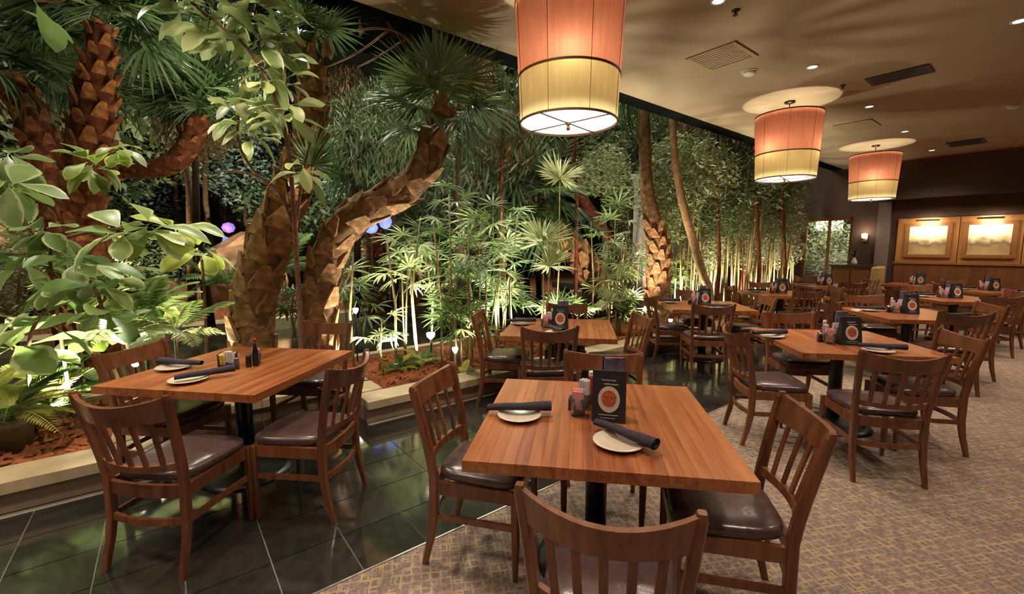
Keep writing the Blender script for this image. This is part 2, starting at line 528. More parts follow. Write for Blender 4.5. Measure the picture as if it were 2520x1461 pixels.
def empty(name, loc=(0, 0, 0), rz=0.0, label=None, cat=None, group=None, kind=None):
    o = bpy.data.objects.new(name, None)
    COL.objects.link(o)
    o.location = loc
    o.rotation_euler = (0, 0, rz)
    o.empty_display_size = 0.1
    return tag(o, label, cat, group, kind)


def mobj(name, me, parent=None, loc=None, rot=None, scale=None, q=None):
    o = bpy.data.objects.new(name, me)
    COL.objects.link(o)
    if parent is not None:
        o.parent = parent
    if loc is not None:
        o.location = loc
    if rot is not None:
        o.rotation_euler = rot
    if q is not None:
        o.rotation_euler = q.to_euler()
    if scale is not None:
        o.scale = scale if hasattr(scale, '__len__') else (scale,) * 3
    return o


class MB:
    """collects vertices and faces into one mesh"""

    def __init__(s):
        s.v, s.f, s.uv = [], [], None

    def box(s, c, d, rz=0.0, taper=1.0):
        x, y, z = c
        a, b, h = d[0] / 2, d[1] / 2, d[2] / 2
        n = len(s.v)
        cr, sr = math.cos(rz), math.sin(rz)
        for (i, j, k) in ((-1, -1, -1), (1, -1, -1), (1, 1, -1), (-1, 1, -1), (-1, -1, 1), (1, -1, 1), (1, 1, 1), (-1, 1, 1)):
            t = taper if k < 0 else 1.0
            px, py = i * a * t, j * b * t
            s.v.append((x + px * cr - py * sr, y + px * sr + py * cr, z + k * h))
        for q in ((0, 3, 2, 1), (4, 5, 6, 7), (0, 1, 5, 4), (1, 2, 6, 5), (2, 3, 7, 6), (3, 0, 4, 7)):
            s.f.append(tuple(n + i for i in q))
        return s

    def rings(s, rings, cap=True):
        n0 = len(s.v)
        k = len(rings[0])
        for r in rings:
            s.v += [tuple(p) for p in r]
        for i in range(len(rings) - 1):
            for j in range(k):
                a, b = n0 + i * k + j, n0 + i * k + (j + 1) % k
                s.f.append((a, b, b + k, a + k))
        if cap:
            s.f.append(tuple(n0 + j for j in reversed(range(k))))
            s.f.append(tuple(n0 + (len(rings) - 1) * k + j for j in range(k)))
        return s

    def beam(s, pts, wx, wy):
        """rectangular section (wx along x, wy along y), stations at the given points"""
        rg = []
        for i, p in enumerate(pts):
            a = (wx[i] if hasattr(wx, '__len__') else wx) / 2
            b = (wy[i] if hasattr(wy, '__len__') else wy) / 2
            c = min(a, b) * 0.35
            rg.append([(p[0] + dx, p[1] + dy, p[2]) for dx, dy in
                       ((-a + c, -b), (a - c, -b), (a, -b + c), (a, b - c), (a - c, b), (-a + c, b), (-a, b - c), (-a, -b + c))])
        return s.rings(rg)

    def tube(s, pts, rad, n=8, bump=0.0, rr=None):
        pts = [Vector(p) for p in pts]
        rg = []
        ref = Vector((0.3, 0.9, 0.2))
        for i, p in enumerate(pts):
            t = (pts[min(i + 1, len(pts) - 1)] - pts[max(i - 1, 0)]).normalized()
            x = t.cross(ref)
            if x.length < 1e-3:
                x = t.cross(Vector((1, 0, 0)))
            x.normalize()
            y = t.cross(x)
            r = rad[i] if hasattr(rad, '__len__') else rad
            rg.append([p + (x * math.cos(2 * PI * j / n) + y * math.sin(2 * PI * j / n)) * (r * (1 + (rr.uniform(-bump, bump) if rr else 0))) for j in range(n)])
        return s.rings(rg)

    def lathe(s, prof, n=20, c=(0, 0, 0)):
        rg = [[(c[0] + r * math.cos(2 * PI * j / n), c[1] + r * math.sin(2 * PI * j / n), c[2] + z) for j in range(n)] for r, z in prof]
        return s.rings(rg)

    def mesh(s, name, m, smooth=False):
        me = bpy.data.meshes.new(name)
        me.from_pydata(s.v, [], s.f)
        if s.uv is not None:
            ul = me.uv_layers.new(name='UVMap')
            for l in me.loops:
                ul.data[l.index].uv = s.uv[l.vertex_index]
        if m is not None:
            me.materials.append(m)
        if smooth:
            me.polygons.foreach_set('use_smooth', [True] * len(me.polygons))
        me.update()
        return me

    def obj(s, name, m, parent=None, smooth=False, loc=None, rot=None):
        return mobj(name, s.mesh(name, m, smooth), parent, loc, rot)


def children_of(o):
    return [c for c in bpy.data.objects if c.parent == o]


def smooth_path(pts, sub=4):
    """Catmull-Rom through (Vector, radius) pairs"""
    out = []
    n = len(pts)
    for i in range(n - 1):
        p0, p1, p2, p3 = pts[max(i - 1, 0)], pts[i], pts[i + 1], pts[min(i + 2, n - 1)]
        for k in range(sub):
            t = k / sub
            a = 0.5 * ((2 * p1[0]) + (p2[0] - p0[0]) * t + (2 * p0[0] - 5 * p1[0] + 4 * p2[0] - p3[0]) * t * t + (3 * p1[0] - p0[0] - 3 * p2[0] + p3[0]) * t ** 3)
            out.append((a, p1[1] + (p2[1] - p1[1]) * t))
    out.append((pts[-1][0], pts[-1][1]))
    return out


# ------------------------------------------------------------------ the room shell
def slab(name, u0, u1, v0, v1, z0, z1, m, kind='structure', parent=None):
    b = MB().box(((u0 + u1) / 2, (v0 + v1) / 2, (z0 + z1) / 2), (u1 - u0, v1 - v0, z1 - z0))
    o = b.obj(name, m, parent)
    if parent is None:
        o.rotation_euler = (0, 0, TH)
    if kind:
        o['kind'] = kind
    return o


U0 = -6.5
VR = -6.0
CARP_V = 2.0
FOOT_V = 3.77
floor = slab('floor', U0, WALL_U, VR, CARP_V, -0.12, 0.0, M['carpet'])
sub = slab('tile_bed', U0, WALL_U, CARP_V, FOOT_V + 0.1, -0.12, -0.008, M['grout'])
NU0, NU1, NV = -0.13, 1.33, 4.42     # made-up recess, added to the straight planter curb to make room for chairs
slab('tile_bed', NU0, NU1, FOOT_V + 0.1, NV + 0.1, -0.12, -0.008, M['grout'])  # floor bed of the added recess
TS, GAP = 0.345, 0.006
tile_me = MB().box((0, 0, -0.0135), (TS - GAP, TS - GAP, 0.027)).mesh('floor_tile', M['tile'])
ntile = 0
sub_inv = None


def add_tile(u, v, su=1.0, sv=1.0):
    global ntile
    mobj('floor_tile', tile_me, sub, (u, v, 0), scale=(su, sv, 1))
    ntile += 1


rows_ = [CARP_V + TS * (i + 0.5) for i in range(5)]
i = 0
u = -3.65
while u < WALL_U - 0.1:
    for v in rows_:
        add_tile(u, v)
    u += TS
# tile rows inside the added recess
for k in range(4):
    uu = NU0 + 0.1825 + k * 0.365
    for v in (FOOT_V + 0.13, FOOT_V + 0.475):
        add_tile(uu, v, 1.06, 0.98)
trim = slab('trim_1', U0, WALL_U, CARP_V - 0.004, CARP_V + 0.006, 0.0, 0.004, flat('metal_strip', (0.35, 0.33, 0.30), 0.4, 0.8))

# planter curb: cap stones and side stones, butt-jointed
curb = empty('planter_curb', kind='structure')
curb.rotation_euler = (0, 0, TH)
CAP_Z, CAP_H = 0.205, 0.07


def curb_run(a, b, side, seg=0.92):
    """a, b: (u, v) ends of the front face; side: unit vector into the bed"""
    ax, ay = a
    L = math.hypot(b[0] - ax, b[1] - ay)
    n = max(1, round(L / seg))
    dx, dy = (b[0] - ax) / L, (b[1] - ay) / L
    ang = math.atan2(dy, dx)
    s = L / n
    for i in range(n):
        t = (i + 0.5) * s
        cx, cy = ax + dx * t + side[0] * 0.13, ay + dy * t + side[1] * 0.13
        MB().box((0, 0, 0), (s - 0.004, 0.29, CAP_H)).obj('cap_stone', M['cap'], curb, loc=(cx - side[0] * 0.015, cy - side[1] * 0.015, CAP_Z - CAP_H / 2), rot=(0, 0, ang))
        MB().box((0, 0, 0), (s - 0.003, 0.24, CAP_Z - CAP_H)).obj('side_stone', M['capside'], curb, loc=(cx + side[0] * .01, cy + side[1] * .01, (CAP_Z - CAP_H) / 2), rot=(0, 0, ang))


curb_run((U0, FOOT_V), (NU0, FOOT_V), (0, 1))
curb_run((NU0 - 0.0, FOOT_V + 0.29), (NU0 - 0.0, NV), (-1, 0), 0.7)  # this run and the next two line the added recess
curb_run((NU0 - 0.26, NV), (NU1 + 0.26, NV), (0, 1))
curb_run((NU1, NV), (NU1, FOOT_V + 0.29), (1, 0), 0.7)
curb_run((NU1, FOOT_V), (WALL_U - 0.02, FOOT_V), (0, 1))
BED_V1 = 5.5


def bed(name, u0, u1, v0, v1, z, amp, nu, nv, label_kind='structure', seed=1):
    rr = random.Random(seed)
    b = MB()
    for i in range(nu + 1):
        for j in range(nv + 1):
            e = 0 if (i in (0, nu) or j in (0, nv)) else rr.uniform(-amp, amp)
            b.v.append((u0 + (u1 - u0) * i / nu, v0 + (v1 - v0) * j / nv, z + e))
    for i in range(nu):
        for j in range(nv):
            a = i * (nv + 1) + j
            b.f.append((a, a + nv + 1, a + nv + 2, a + 1))
    n = len(b.v)
    b.box(((u0 + u1) / 2, (v0 + v1) / 2, (z - 0.06) / 2 - 0.05), (u1 - u0 - 0.01, v1 - v0 - 0.01, z - 0.06))
    o = b.obj(name, M['mulch'])
    o.rotation_euler = (0, 0, TH)
    o['kind'] = label_kind
    return o


bed('mulch_ground', U0, NU0 - 0.25, FOOT_V + 0.25, BED_V1, 0.155, 0.018, 70, 20, seed=2)
bed('mulch_ground', NU0 - 0.25, NU1 + 0.25, NV + 0.25, BED_V1, 0.155, 0.018, 20, 10, seed=3)
bed('mulch_ground', NU1 + 0.25, WALL_U + 0.0, FOOT_V + 0.25, BED_V1, 0.155, 0.018, 100, 14, seed=4)
slab('planter_rear_curb', U0, WALL_U + 6, BED_V1, BED_V1 + 0.14, -0.1, 0.2, M['cap'])
# chips of bark lying on the mulch, joined: nobody could count them
ch = MB()
rc = random.Random(5)
for i in range(6500):
    u = rc.uniform(-3.0, 8.5)
    v = rc.uniform(4.06, 5.45)
    if NU0 - 0.27 < u < NU1 + 0.27 and v < NV + 0.28:
        continue
    s = rc.uniform(0.012, 0.03)
    n = len(ch.v)
    an, ti = rc.uniform(0, PI), rc.uniform(-0.7, 0.7)
    c, sn = math.cos(an), math.sin(an)
    for (p, q, r) in ((-1.6, -.5, -.25), (1.6, -.5, -.25), (1.6, .5, -.25), (-1.6, .5, -.25), (-1.2, 0, .5), (1.2, 0, .5)):
        ch.v.append((u + s * (p * c - q * sn), v + s * (p * sn + q * c), 0.178 + s * (r + p * ti * 0.5)))
    for q in ((0, 1, 5, 4), (2, 3, 4, 5), (0, 4, 3), (1, 2, 5)):
        ch.f.append(tuple(n + k for k in q))
o = ch.obj('bark_chips', M['chip'])
o.rotation_euler = (0, 0, TH)
tag(o, 'reddish bark mulch chips covering the planting bed behind the curb', 'mulch', kind='stuff')

# the garden hall beyond the first bed
slab('garden_floor', U0, 24, BED_V1 + 0.14, 9.3, -0.12, 0.0, flat('dark_water_floor', (0.030, 0.032, 0.022), 0.12, 0, 0.5, 0.3, 1.5))
far_curb = slab('far_curb', -14, 24, 9.3, 9.85, -0.1, 0.22, M['cap'])
bed('far_ground', -14, 24, 9.85, 17.5, 0.20, 0.04, 80, 30, seed=8)
slab('garden_back_wall', -14, 24, 17.5, 17.8, -0.1, 9.0, flat('dark_green_wall', (0.020, 0.026, 0.018), 0.9, 0, 0.1, 0.6, 0.8))
slab('garden_side_wall', -14.3, -14, 3.8, 17.8, -0.1, 9.0, M['void'])
slab('garden_end_wall', 24, 24.3, 3.8, 17.8, -0.1, 9.0, flat('far_end_wall', (0.10, 0.085, 0.06), 0.9, 0, 0.1, 0.5, 0.8))
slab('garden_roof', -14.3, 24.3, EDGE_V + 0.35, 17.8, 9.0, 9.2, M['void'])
slab('garden_floor', -14, U0, 3.8, 9.3, -0.12, 0.0, M['mulch'])

# ceiling with its edge over the curb
ceil = slab('ceiling', U0, WALL_U + 0.35, VR, EDGE_V, CEIL, CEIL + 0.12, M['ceiling'])
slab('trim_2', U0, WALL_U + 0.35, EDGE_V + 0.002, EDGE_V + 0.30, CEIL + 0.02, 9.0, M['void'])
# walls of the room
slab('wall_right', U0, WALL_U, VR - 0.2, VR, -0.1, CEIL, M['wallbrown'])
slab('wall_back', U0 - 0.2, U0, VR, EDGE_V, -0.1, CEIL, M['wallbrown'])
# end wall: fascia band, recessed band, lit panels, wainscot
slab('wall_far', WALL_U, WALL_U + 0.3, VR, 3.52, -0.1, CEIL, M['wallbrown'])
slab('wall_far', WALL_U, WALL_U + 0.3, 3.52, 5.6, 2.36, CEIL + 0.6, M['wallbrown'])
slab('wall_far', WALL_U, WALL_U + 0.3, 4.62, 5.6, -0.1, 2.36, M['wallbrown'])
slab('wall_far', WALL_U, WALL_U + 0.3, 3.52, 4.62, -0.1, 0.75, M['wallbrown'])
slab('soffit', WALL_U - 0.30, WALL_U, VR, 2.72, 2.70, CEIL - 0.05, M['wallpurple'])
slab('trim_3', WALL_U - 0.33, WALL_U, VR, 2.74, CEIL - 0.05, CEIL, M['redtrim'])
slab('wainscot', WALL_U - 0.06, WALL_U, VR, 2.62, 0.0, 1.20, M['wainscot'])
slab('trim_4', WALL_U - 0.08, WALL_U, VR, 2.63, 1.19, 1.24, M['frame'])
slab('pilaster', WALL_U - 0.12, WALL_U, 2.76, 3.0, 0.0, 2.66, flat('pilaster_paint', (0.17, 0.13, 0.12), 0.6))
# window beyond the sideboard
wf = empty('window_1', kind='structure')
wf.rotation_euler = (0, 0, TH)
for (v0, v1, z0, z1) in ((3.52, 3.58, .75, 2.36), (4.02, 4.07, .75, 2.30), (4.56, 4.62, .75, 2.36), (3.58, 4.56, 2.28, 2.36), (3.58, 4.56, .75, .81)):
    MB().box((WALL_U + 0.1, (v0 + v1) / 2, (z0 + z1) / 2), (0.09, v1 - v0, z1 - z0)).obj('window_frame', M['frame'], wf)
for (v0, v1) in ((3.58, 4.02), (4.07, 4.56)):
    MB().box((WALL_U + 0.1, (v0 + v1) / 2, 1.545), (0.008, v1 - v0, 1.47)).obj('pane', M['glass'], wf)

# wood panels with their paintings and picture lights
pw = empty('wood_panelling', kind='structure')
pw.rotation_euler = (0, 0, TH)
pv = [2.62, 1.56, 0.62, -0.42, -1.45, -2.5]
for a, b_ in zip(pv[:-1], pv[1:]):
    MB().box((WALL_U - 0.03, (a + b_) / 2, 1.745), (0.06, a - b_ - 0.012, 1.01)).obj('panel', M['panelwood'], pw)


def quad_mesh(name, w_, h_, m):
    me = bpy.data.meshes.new(name)
    me.from_pydata([(0, -w_ / 2, -h_ / 2), (0, w_ / 2, -h_ / 2), (0, w_ / 2, h_ / 2), (0, -w_ / 2, h_ / 2),
                    (0.006, -w_ / 2, -h_ / 2), (0.006, w_ / 2, -h_ / 2), (0.006, w_ / 2, h_ / 2), (0.006, -w_ / 2, h_ / 2)], [],
                   [(0, 3, 2, 1), (4, 5, 6, 7), (0, 1, 5, 4), (1, 2, 6, 5), (2, 3, 7, 6), (3, 0, 4, 7)])
    ul = me.uv_layers.new(name='UVMap')
    uvs = [(1, 0), (0, 0), (0, 1), (1, 1)] * 2
    for l in me.loops:
        ul.data[l.index].uv = uvs[l.vertex_index]
    me.materials.append(m)
    return me


pm = quad_mesh('canvas', 0.64, 0.66, M['painting'])
names = ['framed landscape painting beside the grey pilaster, first along the panelled wall',
         'framed landscape painting second from the pilaster, crowd of small dark figures',
         'framed landscape painting cut by the right picture edge, third from the pilaster']
for i, v in enumerate((2.07, 1.10, 0.08)):
    p = uv(WALL_U - 0.065, v, 1.74)
    t = empty('painting', p, TH, names[i], 'painting', 'paintings on the wood panelling')
    f = MB()
    for (y, z, a, b_) in ((0, .36, .80, .07), (0, -.36, .80, .07), (.365, 0, .07, .65), (-.365, 0, .07, .65)):
        f.box((-0.012, y, z), (0.035, a, b_))
    f.obj('frame', M['frame'], t)
    mobj('canvas', pm, t, (-0.004, 0, 0))
    pl = empty('picture_light', uv(WALL_U - 0.065, v, 2.19), TH, ['brass picture light over the painting beside the pilaster', 'brass picture light over the second painting from the pilaster', 'brass picture light over the third painting from the pilaster'][i], 'picture light', 'picture lights over the paintings')
    MB().tube([(0, 0, 0), (-0.10, 0, 0.03), (-0.20, 0, 0.0)], 0.008, 6).obj('arm', M['brass'], pl)
    MB().tube([(-0.2, -0.2, 0), (-0.2, 0.2, 0)], 0.022, 8).obj('hood', M['brass'], pl)
    lamp('AREA', 'picture_light_beam', uv(WALL_U - 0.30, v, 2.15), 9.0, (1, .86, .6), 0.3, uv(0.75, 0, -0.75))

# ceiling fittings
def ceil_thing(name, u, v, label, cat, group=None):
    return empty(name, uv(u, v, CEIL), TH, label, cat, group)


ring_me = MB()
for k in range(1):
    prof_o, prof_i = 0.062, 0.045
    n = 20
    for r_, z_ in ((prof_o, 0), (prof_o, -0.008), (prof_i, -0.008), (prof_i, 0.0)):
        ring_me.v += [(r_ * math.cos(2 * PI * j / n), r_ * math.sin(2 * PI * j / n), z_) for j in range(n)]
    for a in range(3):
        for j in range(n):
            ring_me.f.append((a * n + j, a * n + (j + 1) % n, (a + 1) * n + (j + 1) % n, (a + 1) * n + j))
ring_me = ring_me.mesh('trim_ring', M['whiteplastic'], True)
lens_me = MB().lathe([(0.0001, -0.003), (0.044, -0.003), (0.044, -0.001)], 20).mesh('lens', M['glow'])
dl_names = ['small recessed downlight at the top edge above the second pendant', 'small recessed downlight beyond the white smoke detector', 'small recessed downlight between the second pendant and the far wall',
            'small recessed downlight above the third pendant', 'small recessed downlight furthest away near the end wall', 'small recessed downlight at the right edge near the upper corner']
for i, (u, v) in enumerate(DOWN_SEEN):
    t = ceil_thing('downlight', u, v, dl_names[i], 'downlight', 'recessed ceiling downlights')
    mobj('trim_ring', ring_me, t)
    mobj('lens', lens_me, t)
for (u, v) in DOWN_REST:
    mobj('trim_ring', ring_me, ceil, (u, v, CEIL))
    mobj('lens', lens_me, ceil, (u, v, CEIL))


def vent(u, v, su, sv, m, label, n=8, rz=0):
    t = ceil_thing('ceiling_vent', u, v, label, 'vent')
    b = MB()
    for (x, y, a, c) in ((0, sv / 2 - .02, su, .04), (0, -sv / 2 + .02, su, .04), (su / 2 - .02, 0, .04, sv - .08), (-su / 2 + .02, 0, .04, sv - .08)):
        b.box((x, y, -0.008), (a, c, 0.016))
    b.obj('frame', m, t)
    MB().box((0, 0, -0.002), (su - .08, sv - .08, 0.003)).obj('backing', m, t)
    sl = MB().box((0, 0, 0), (0.012, sv - .08, 0.012)).mesh('slat', m)
    for k in range(n):
        mobj('slat', sl, t, (-su / 2 + .05 + (su - .1) * (k + .5) / n, 0, -0.01), (0, R(35), 0))


vent(4.76, 2.46, 0.52, 0.52, M['vent'], 'square beige ceiling return grille between the first two pendants', 10)
vent(9.1, 2.36, 0.6, 0.5, M['vent'], 'square beige ceiling grille beyond the second pendant', 10)
vent(6.87, 1.42, 0.34, 0.56, M['ventdark'], 'dark slotted ceiling air vent right of the second pendant', 7)
vent(12.2, 1.42, 0.55, 0.5, M['ventdark'], 'dark ceiling vent near the end wall', 7)


def dome(u, v, s, label):
    t = ceil_thing('smoke_detector', u, v, label, 'smoke detector')
    MB().lathe([(0.085 * s, 0), (0.085 * s, -0.012)], 20).obj('base', M['whiteplastic'], t)
    MB().lathe([(0.07 * s, -0.012), (0.066 * s, -0.035), (0.04 * s, -0.05), (0.001, -0.054)], 20).obj('cover', M['whiteplastic'], t, True)


dome(5.39, 2.45, 1.0, 'round white smoke detector beside the square beige grille')
dome(9.56, 0.68, 0.9, 'round white ceiling detector near the right edge')
for (u, v, l) in ((3.95, 1.94, 'tiny dark sprinkler head at the top edge of the ceiling'), (6.75, 1.93, 'tiny dark sprinkler head just above the second pendant glow')):
    t = ceil_thing('sprinkler', u, v, l, 'sprinkler')
    MB().lathe([(0.035, 0), (0.03, -0.01), (0.01, -0.012), (0.01, -0.035), (0.022, -0.038), (0.022, -0.042)], 12).obj('head', M['darkmetal'], t)


# pendant drum lamps
def band(r0, r1, z0, z1, n=64, pleat=0.0012):
    b = MB()
    for z, r in ((z0, r0), ((z0 + z1) / 2, (r0 + r1) / 2), (z1, r1)):
        b.v += [((r + (pleat if j % 2 else -pleat)) * math.cos(2 * PI * j / n), (r + (pleat if j % 2 else -pleat)) * math.sin(2 * PI * j / n), z) for j in range(n)]
    for a in range(2):
        for j in range(n):
            b.f.append((a * n + j, a * n + (j + 1) % n, (a + 1) * n + (j + 1) % n, (a + 1) * n + j))
    return b


PEND = [(2.53, 2.50, 'large orange and gold drum pendant over the front tables, nearest of three'), (6.92, 2.58, 'orange and gold drum pendant, middle one of the row of three'),
        (11.16, 2.56, 'orange and gold drum pendant, farthest and smallest of the row')]
BAR = 10
for k, (u, v, l) in enumerate(PEND):
    p = uv(u, v, 0)
    t = empty('pendant_lamp', (p.x, p.y, CEIL), TH, l, 'pendant lamp', 'drum pendant lamps')
    zb, zs, zt = 2.525 - CEIL, 2.855 - CEIL, 3.38 - CEIL
    sh = band(0.385, 0.412, zs, zt, 96).obj('upper_shade', M['shade_orange'], t)
    lo = band(0.370, 0.384, zb, zs, 96).obj('lower_shade', M['shade_gold'], t)
    for (r_, z_, pn) in ((0.387, zs, 'seam_ring'), (0.372, zb, 'bottom_ring'), (0.414, zt, 'top_ring')):
        b = MB()
        n = 64
        for (dr, dz) in ((0.004, -.008), (0.004, .008), (-0.004, .008), (-0.004, -.008)):
            b.v += [((r_ + dr) * math.cos(2 * PI * j / n), (r_ + dr) * math.sin(2 * PI * j / n), z_ + dz) for j in range(n)]
        for a in range(4):
            for j in range(n):
                b.f.append((a * n + j, a * n + (j + 1) % n, ((a + 1) % 4) * n + (j + 1) % n, ((a + 1) % 4) * n + j))
        b.obj(pn, flat('ring_brown', (0.16, 0.07, 0.03), 0.6) if k == 0 and pn == 'seam_ring' else bpy.data.materials['ring_brown'], t)
    for j in range(8):
        a = 2 * PI * (j + 0.5) / 8
        q = Vector((math.cos(a), math.sin(a), 0))
        MB().tube([q * 0.373 + Vector((0, 0, zb)), q * 0.3875 + Vector((0, 0, zs)), q * 0.4155 + Vector((0, 0, zt))], 0.0022, 4).obj('shade_rib', bpy.data.materials['ring_brown'], t)
    dm = MB()
    dm.v = [(0.367 * math.cos(2 * PI * j / 64), 0.367 * math.sin(2 * PI * j / 64), zb + 0.010) for j in range(64)]
    dm.f = [tuple(range(64))]
    d = dm.obj('diffuser', M['diffuser'], t)
    c = MB()
    c.box((0, 0, zb + 0.002), (0.73, 0.011, 0.008), R(BAR)).box((0, 0, zb + 0.002), (0.73, 0.011, 0.008), R(BAR + 90))
    c.obj('diffuser_crossbar', M['darkmetal'], t)
    MB().lathe([(0.022, zb - 0.002), (0.022, zb - 0.010), (0.008, zb - 0.016), (0.017, zb - 0.032), (0.012, zb - 0.05), (0.001, zb - 0.056)], 14).obj('finial', M['brass'], t, True)
    MB().tube([(0, 0, zb), (0, 0, 0)], 0.007, 8).obj('rod', M['darkmetal'], t)
    MB().lathe([(0.068, 0), (0.066, -0.02), (0.02, -0.034)], 20).obj('canopy', M['darkmetal'], t, True)
    s = MB()
    for a in (0, 120, 240):
        s.tube([(0, 0, zt - .02), (0.412 * math.cos(R(a)), 0.412 * math.sin(R(a)), zt)], 0.004, 5)
    s.obj('spider', M['darkmetal'], t)
    for a_ in ((-95, 25, 145), (-156, -36, 84), (-129, -9, 111))[k]:
        bx, by = 0.26 * math.cos(R(a_)), 0.26 * math.sin(R(a_))
        lx, ly = bx * CU + by * SU, -bx * SU + by * CU
        MB().lathe([(0.012, 0.05), (0.028, 0.02), (0.03, 0), (0.02, -0.03), (0.001, -0.04)], 12).obj('bulb', M['glow'], t, True, loc=(lx, ly, 2.98 - CEIL))
        MB().tube([(0, 0, 3.06 - CEIL), (lx, ly, 3.03 - CEIL)], 0.006, 5).obj('bulb_arm', M['darkmetal'], t)
        lamp('POINT', 'pendant_bulb_light', (p.x + bx, p.y + by, 2.925), 2.9, (1, .86, .62), 0.04)
    lamp('SPOT', 'pendant_up_light', (p.x, p.y, 2.95), 60, (1, .88, .62), 0.03, (0, 0, 1), 92, 0.1)
    lamp('SPOT', 'pendant_down_light', (p.x, p.y, 2.90), 62, (.96, .97, 1), 0.05, (0, 0, -1), 98, 0.2)

# ------------------------------------------------------------------ chairs
CH = {}


def build_chair_meshes():
    hw0, hw1 = 0.205, 0.236

    def yb(z):     # rake of the back
        t = max(0, (z - 0.46) / 0.44)
        return -0.205 - 0.085 * t ** 1.25

    def hx(z):
        t = max(0, (z - 0.46) / 0.44)
        return 0.205 + 0.031 * t
    for s, nm in ((-1, 'rl'), (1, 'rr')):
        pts, wx, wy = [], [], []
        for z, y, x in ((0, -0.262, .207), (0.06, -0.248, .207), (0.15, -0.225, .206), (0.27, -0.207, .205), (0.46, -0.205, .205)):
            pts.append((s * x, y, z))
            wx.append(0.026 + 0.008 * min(1, z / .3))
            wy.append(0.030 + 0.016 * min(1, z / .3))
        for z in (0.55, 0.65, 0.75, 0.83, 0.895):
            pts.append((s * hx(z), yb(z), z))
            wx.append(0.032)
            wy.append(0.044 - 0.006 * (z - .55) / .35)
        pts.append((s * hx(0.91), yb(0.91), 0.914))
        wx.append(0.022)
        wy.append(0.026)
        CH[nm] = MB().beam(pts, wx, wy).mesh('leg', M['chair'])
    for s, nm in ((-1, 'fl'), (1, 'fr')):
        pts = [(s * 0.208, 0.205, 0), (s * 0.210, 0.206, 0.18), (s * 0.210, 0.205, 0.44)]
        CH[nm] = MB().beam(pts, [0.022, 0.034, 0.040], [0.022, 0.034, 0.040]).mesh('leg', M['chair'])

    def arc_rail(z0, z1, bow, th, inset=0.012, n=11, zarch=0.0):
        b = MB()
        rg = []
        for i in range(n):
            t = -1 + 2 * i / (n - 1)
            zl, zh = z0, z1
            bw = -bow * (1 - t * t)
            row = []
            for z, o_ in ((zl, th / 2), (zl, -th / 2), (zh, -th / 2), (zh, th / 2)):
                zz = z - (zarch if z == zh else zarch * 0.4) * (1 - t * t)
                row.append((t * (hx(z) - inset), yb(z) + bw + o_, zz))
            rg.append(row)
        b.rings(rg)
        return b
    CH['crest'] = arc_rail(0.790, 0.908, 0.070, 0.022, 0.0, 13, 0.036).mesh('crest_rail', M['chair'])
    CH['rail'] = arc_rail(0.525, 0.565, 0.048, 0.022, 0.006, 11, 0.010).mesh('back_rail', M['chair'])
    sl = []
    for k in range(5):
        t = -0.70 + 1.40 * k / 4
        b = MB()
        pts = []
        for z in (0.545, 0.63, 0.71, 0.785):
            f = (z - .545) / .24
            bow = (0.048 + 0.020 * f) * (1 - t * t)
            pts.append((t * (hx(z) - .01), yb(z) - bow, z))
        CH['slat%d' % k] = b.beam(pts, 0.026, 0.013).mesh('slat', M['chair'])
    # seat frame
    b = MB()
    b.box((0, 0.207, 0.412), (0.385, 0.022, 0.065))
    b.box((-0.205, 0.0, 0.412), (0.022, 0.375, 0.065))
    b.box((0.205, 0.0, 0.412), (0.022, 0.375, 0.065))
    rg = []
    for i in range(9):
        t = -1 + 2 * i / 8
        y = -0.205 - 0.02 * (1 - t * t)
        rg.append([(t * 0.19, y + .011, .38), (t * 0.19, y - .011, .38), (t * 0.19, y - .011, .445), (t * 0.19, y + .011, .445)])
    b.rings(rg)
    CH['frame'] = b.mesh('seat_frame', M['chair'])
    # stretchers: back bowed, sides straight
    rg = []
    for i in range(9):
        t = -1 + 2 * i / 8
        y = -0.207 - 0.035 * (1 - t * t)
        rg.append([(t * 0.195, y + .009, .245), (t * 0.195, y - .009, .245), (t * 0.195, y - .009, .278), (t * 0.195, y + .009, .278)])
    CH['sb'] = MB().rings(rg).mesh('stretcher', M['chair'])
    CH['ss'] = MB().box((0, 0, 0.262), (0.016, 0.39, 0.030)).mesh('stretcher', M['chair'])
    # cushion
    n = 40
    rg = []
    for (sc_, z) in ((0.97, 0.446), (1.0, 0.452), (1.035, 0.470), (1.02, 0.488), (0.93, 0.500), (0.7, 0.508), (0.35, 0.510), (0.02, 0.510)):
        row = []
        for j in range(n):
            a = 2 * PI * j / n
            ca, sa = math.cos(a), math.sin(a)
            e = 0.42
            x = abs(ca) ** e * (1 if ca >= 0 else -1)
            y = abs(sa) ** e * (1 if sa >= 0 else -1)
            wdt = 0.208 + 0.012 * y
            row.append((x * wdt * sc_ * (0.995), 0.012 + y * 0.213 * sc_, z))
        rg.append(row)
    CH['seat'] = MB().rings(rg).mesh('seat_cushion', M['vinyl'], True)


build_chair_meshes()


def chair(x, y, yaw, label, group):
    t = empty('dining_chair', (x, y, 0), R(yaw), label, 'chair', group)
    mobj('seat_cushion', CH['seat'], t)
    mobj('seat_frame', CH['frame'], t)
    for k in ('fl', 'fr', 'rl', 'rr'):
        mobj('leg', CH[k], t)
    mobj('crest_rail', CH['crest'], t)
    mobj('back_rail', CH['rail'], t)
    for k in range(5):
        mobj('slat', CH['slat%d' % k], t)
    mobj('stretcher', CH['sb'], t)
    for s in (-0.207, 0.207):
        mobj('stretcher', CH['ss'], t, (s, 0, 0))
    return t


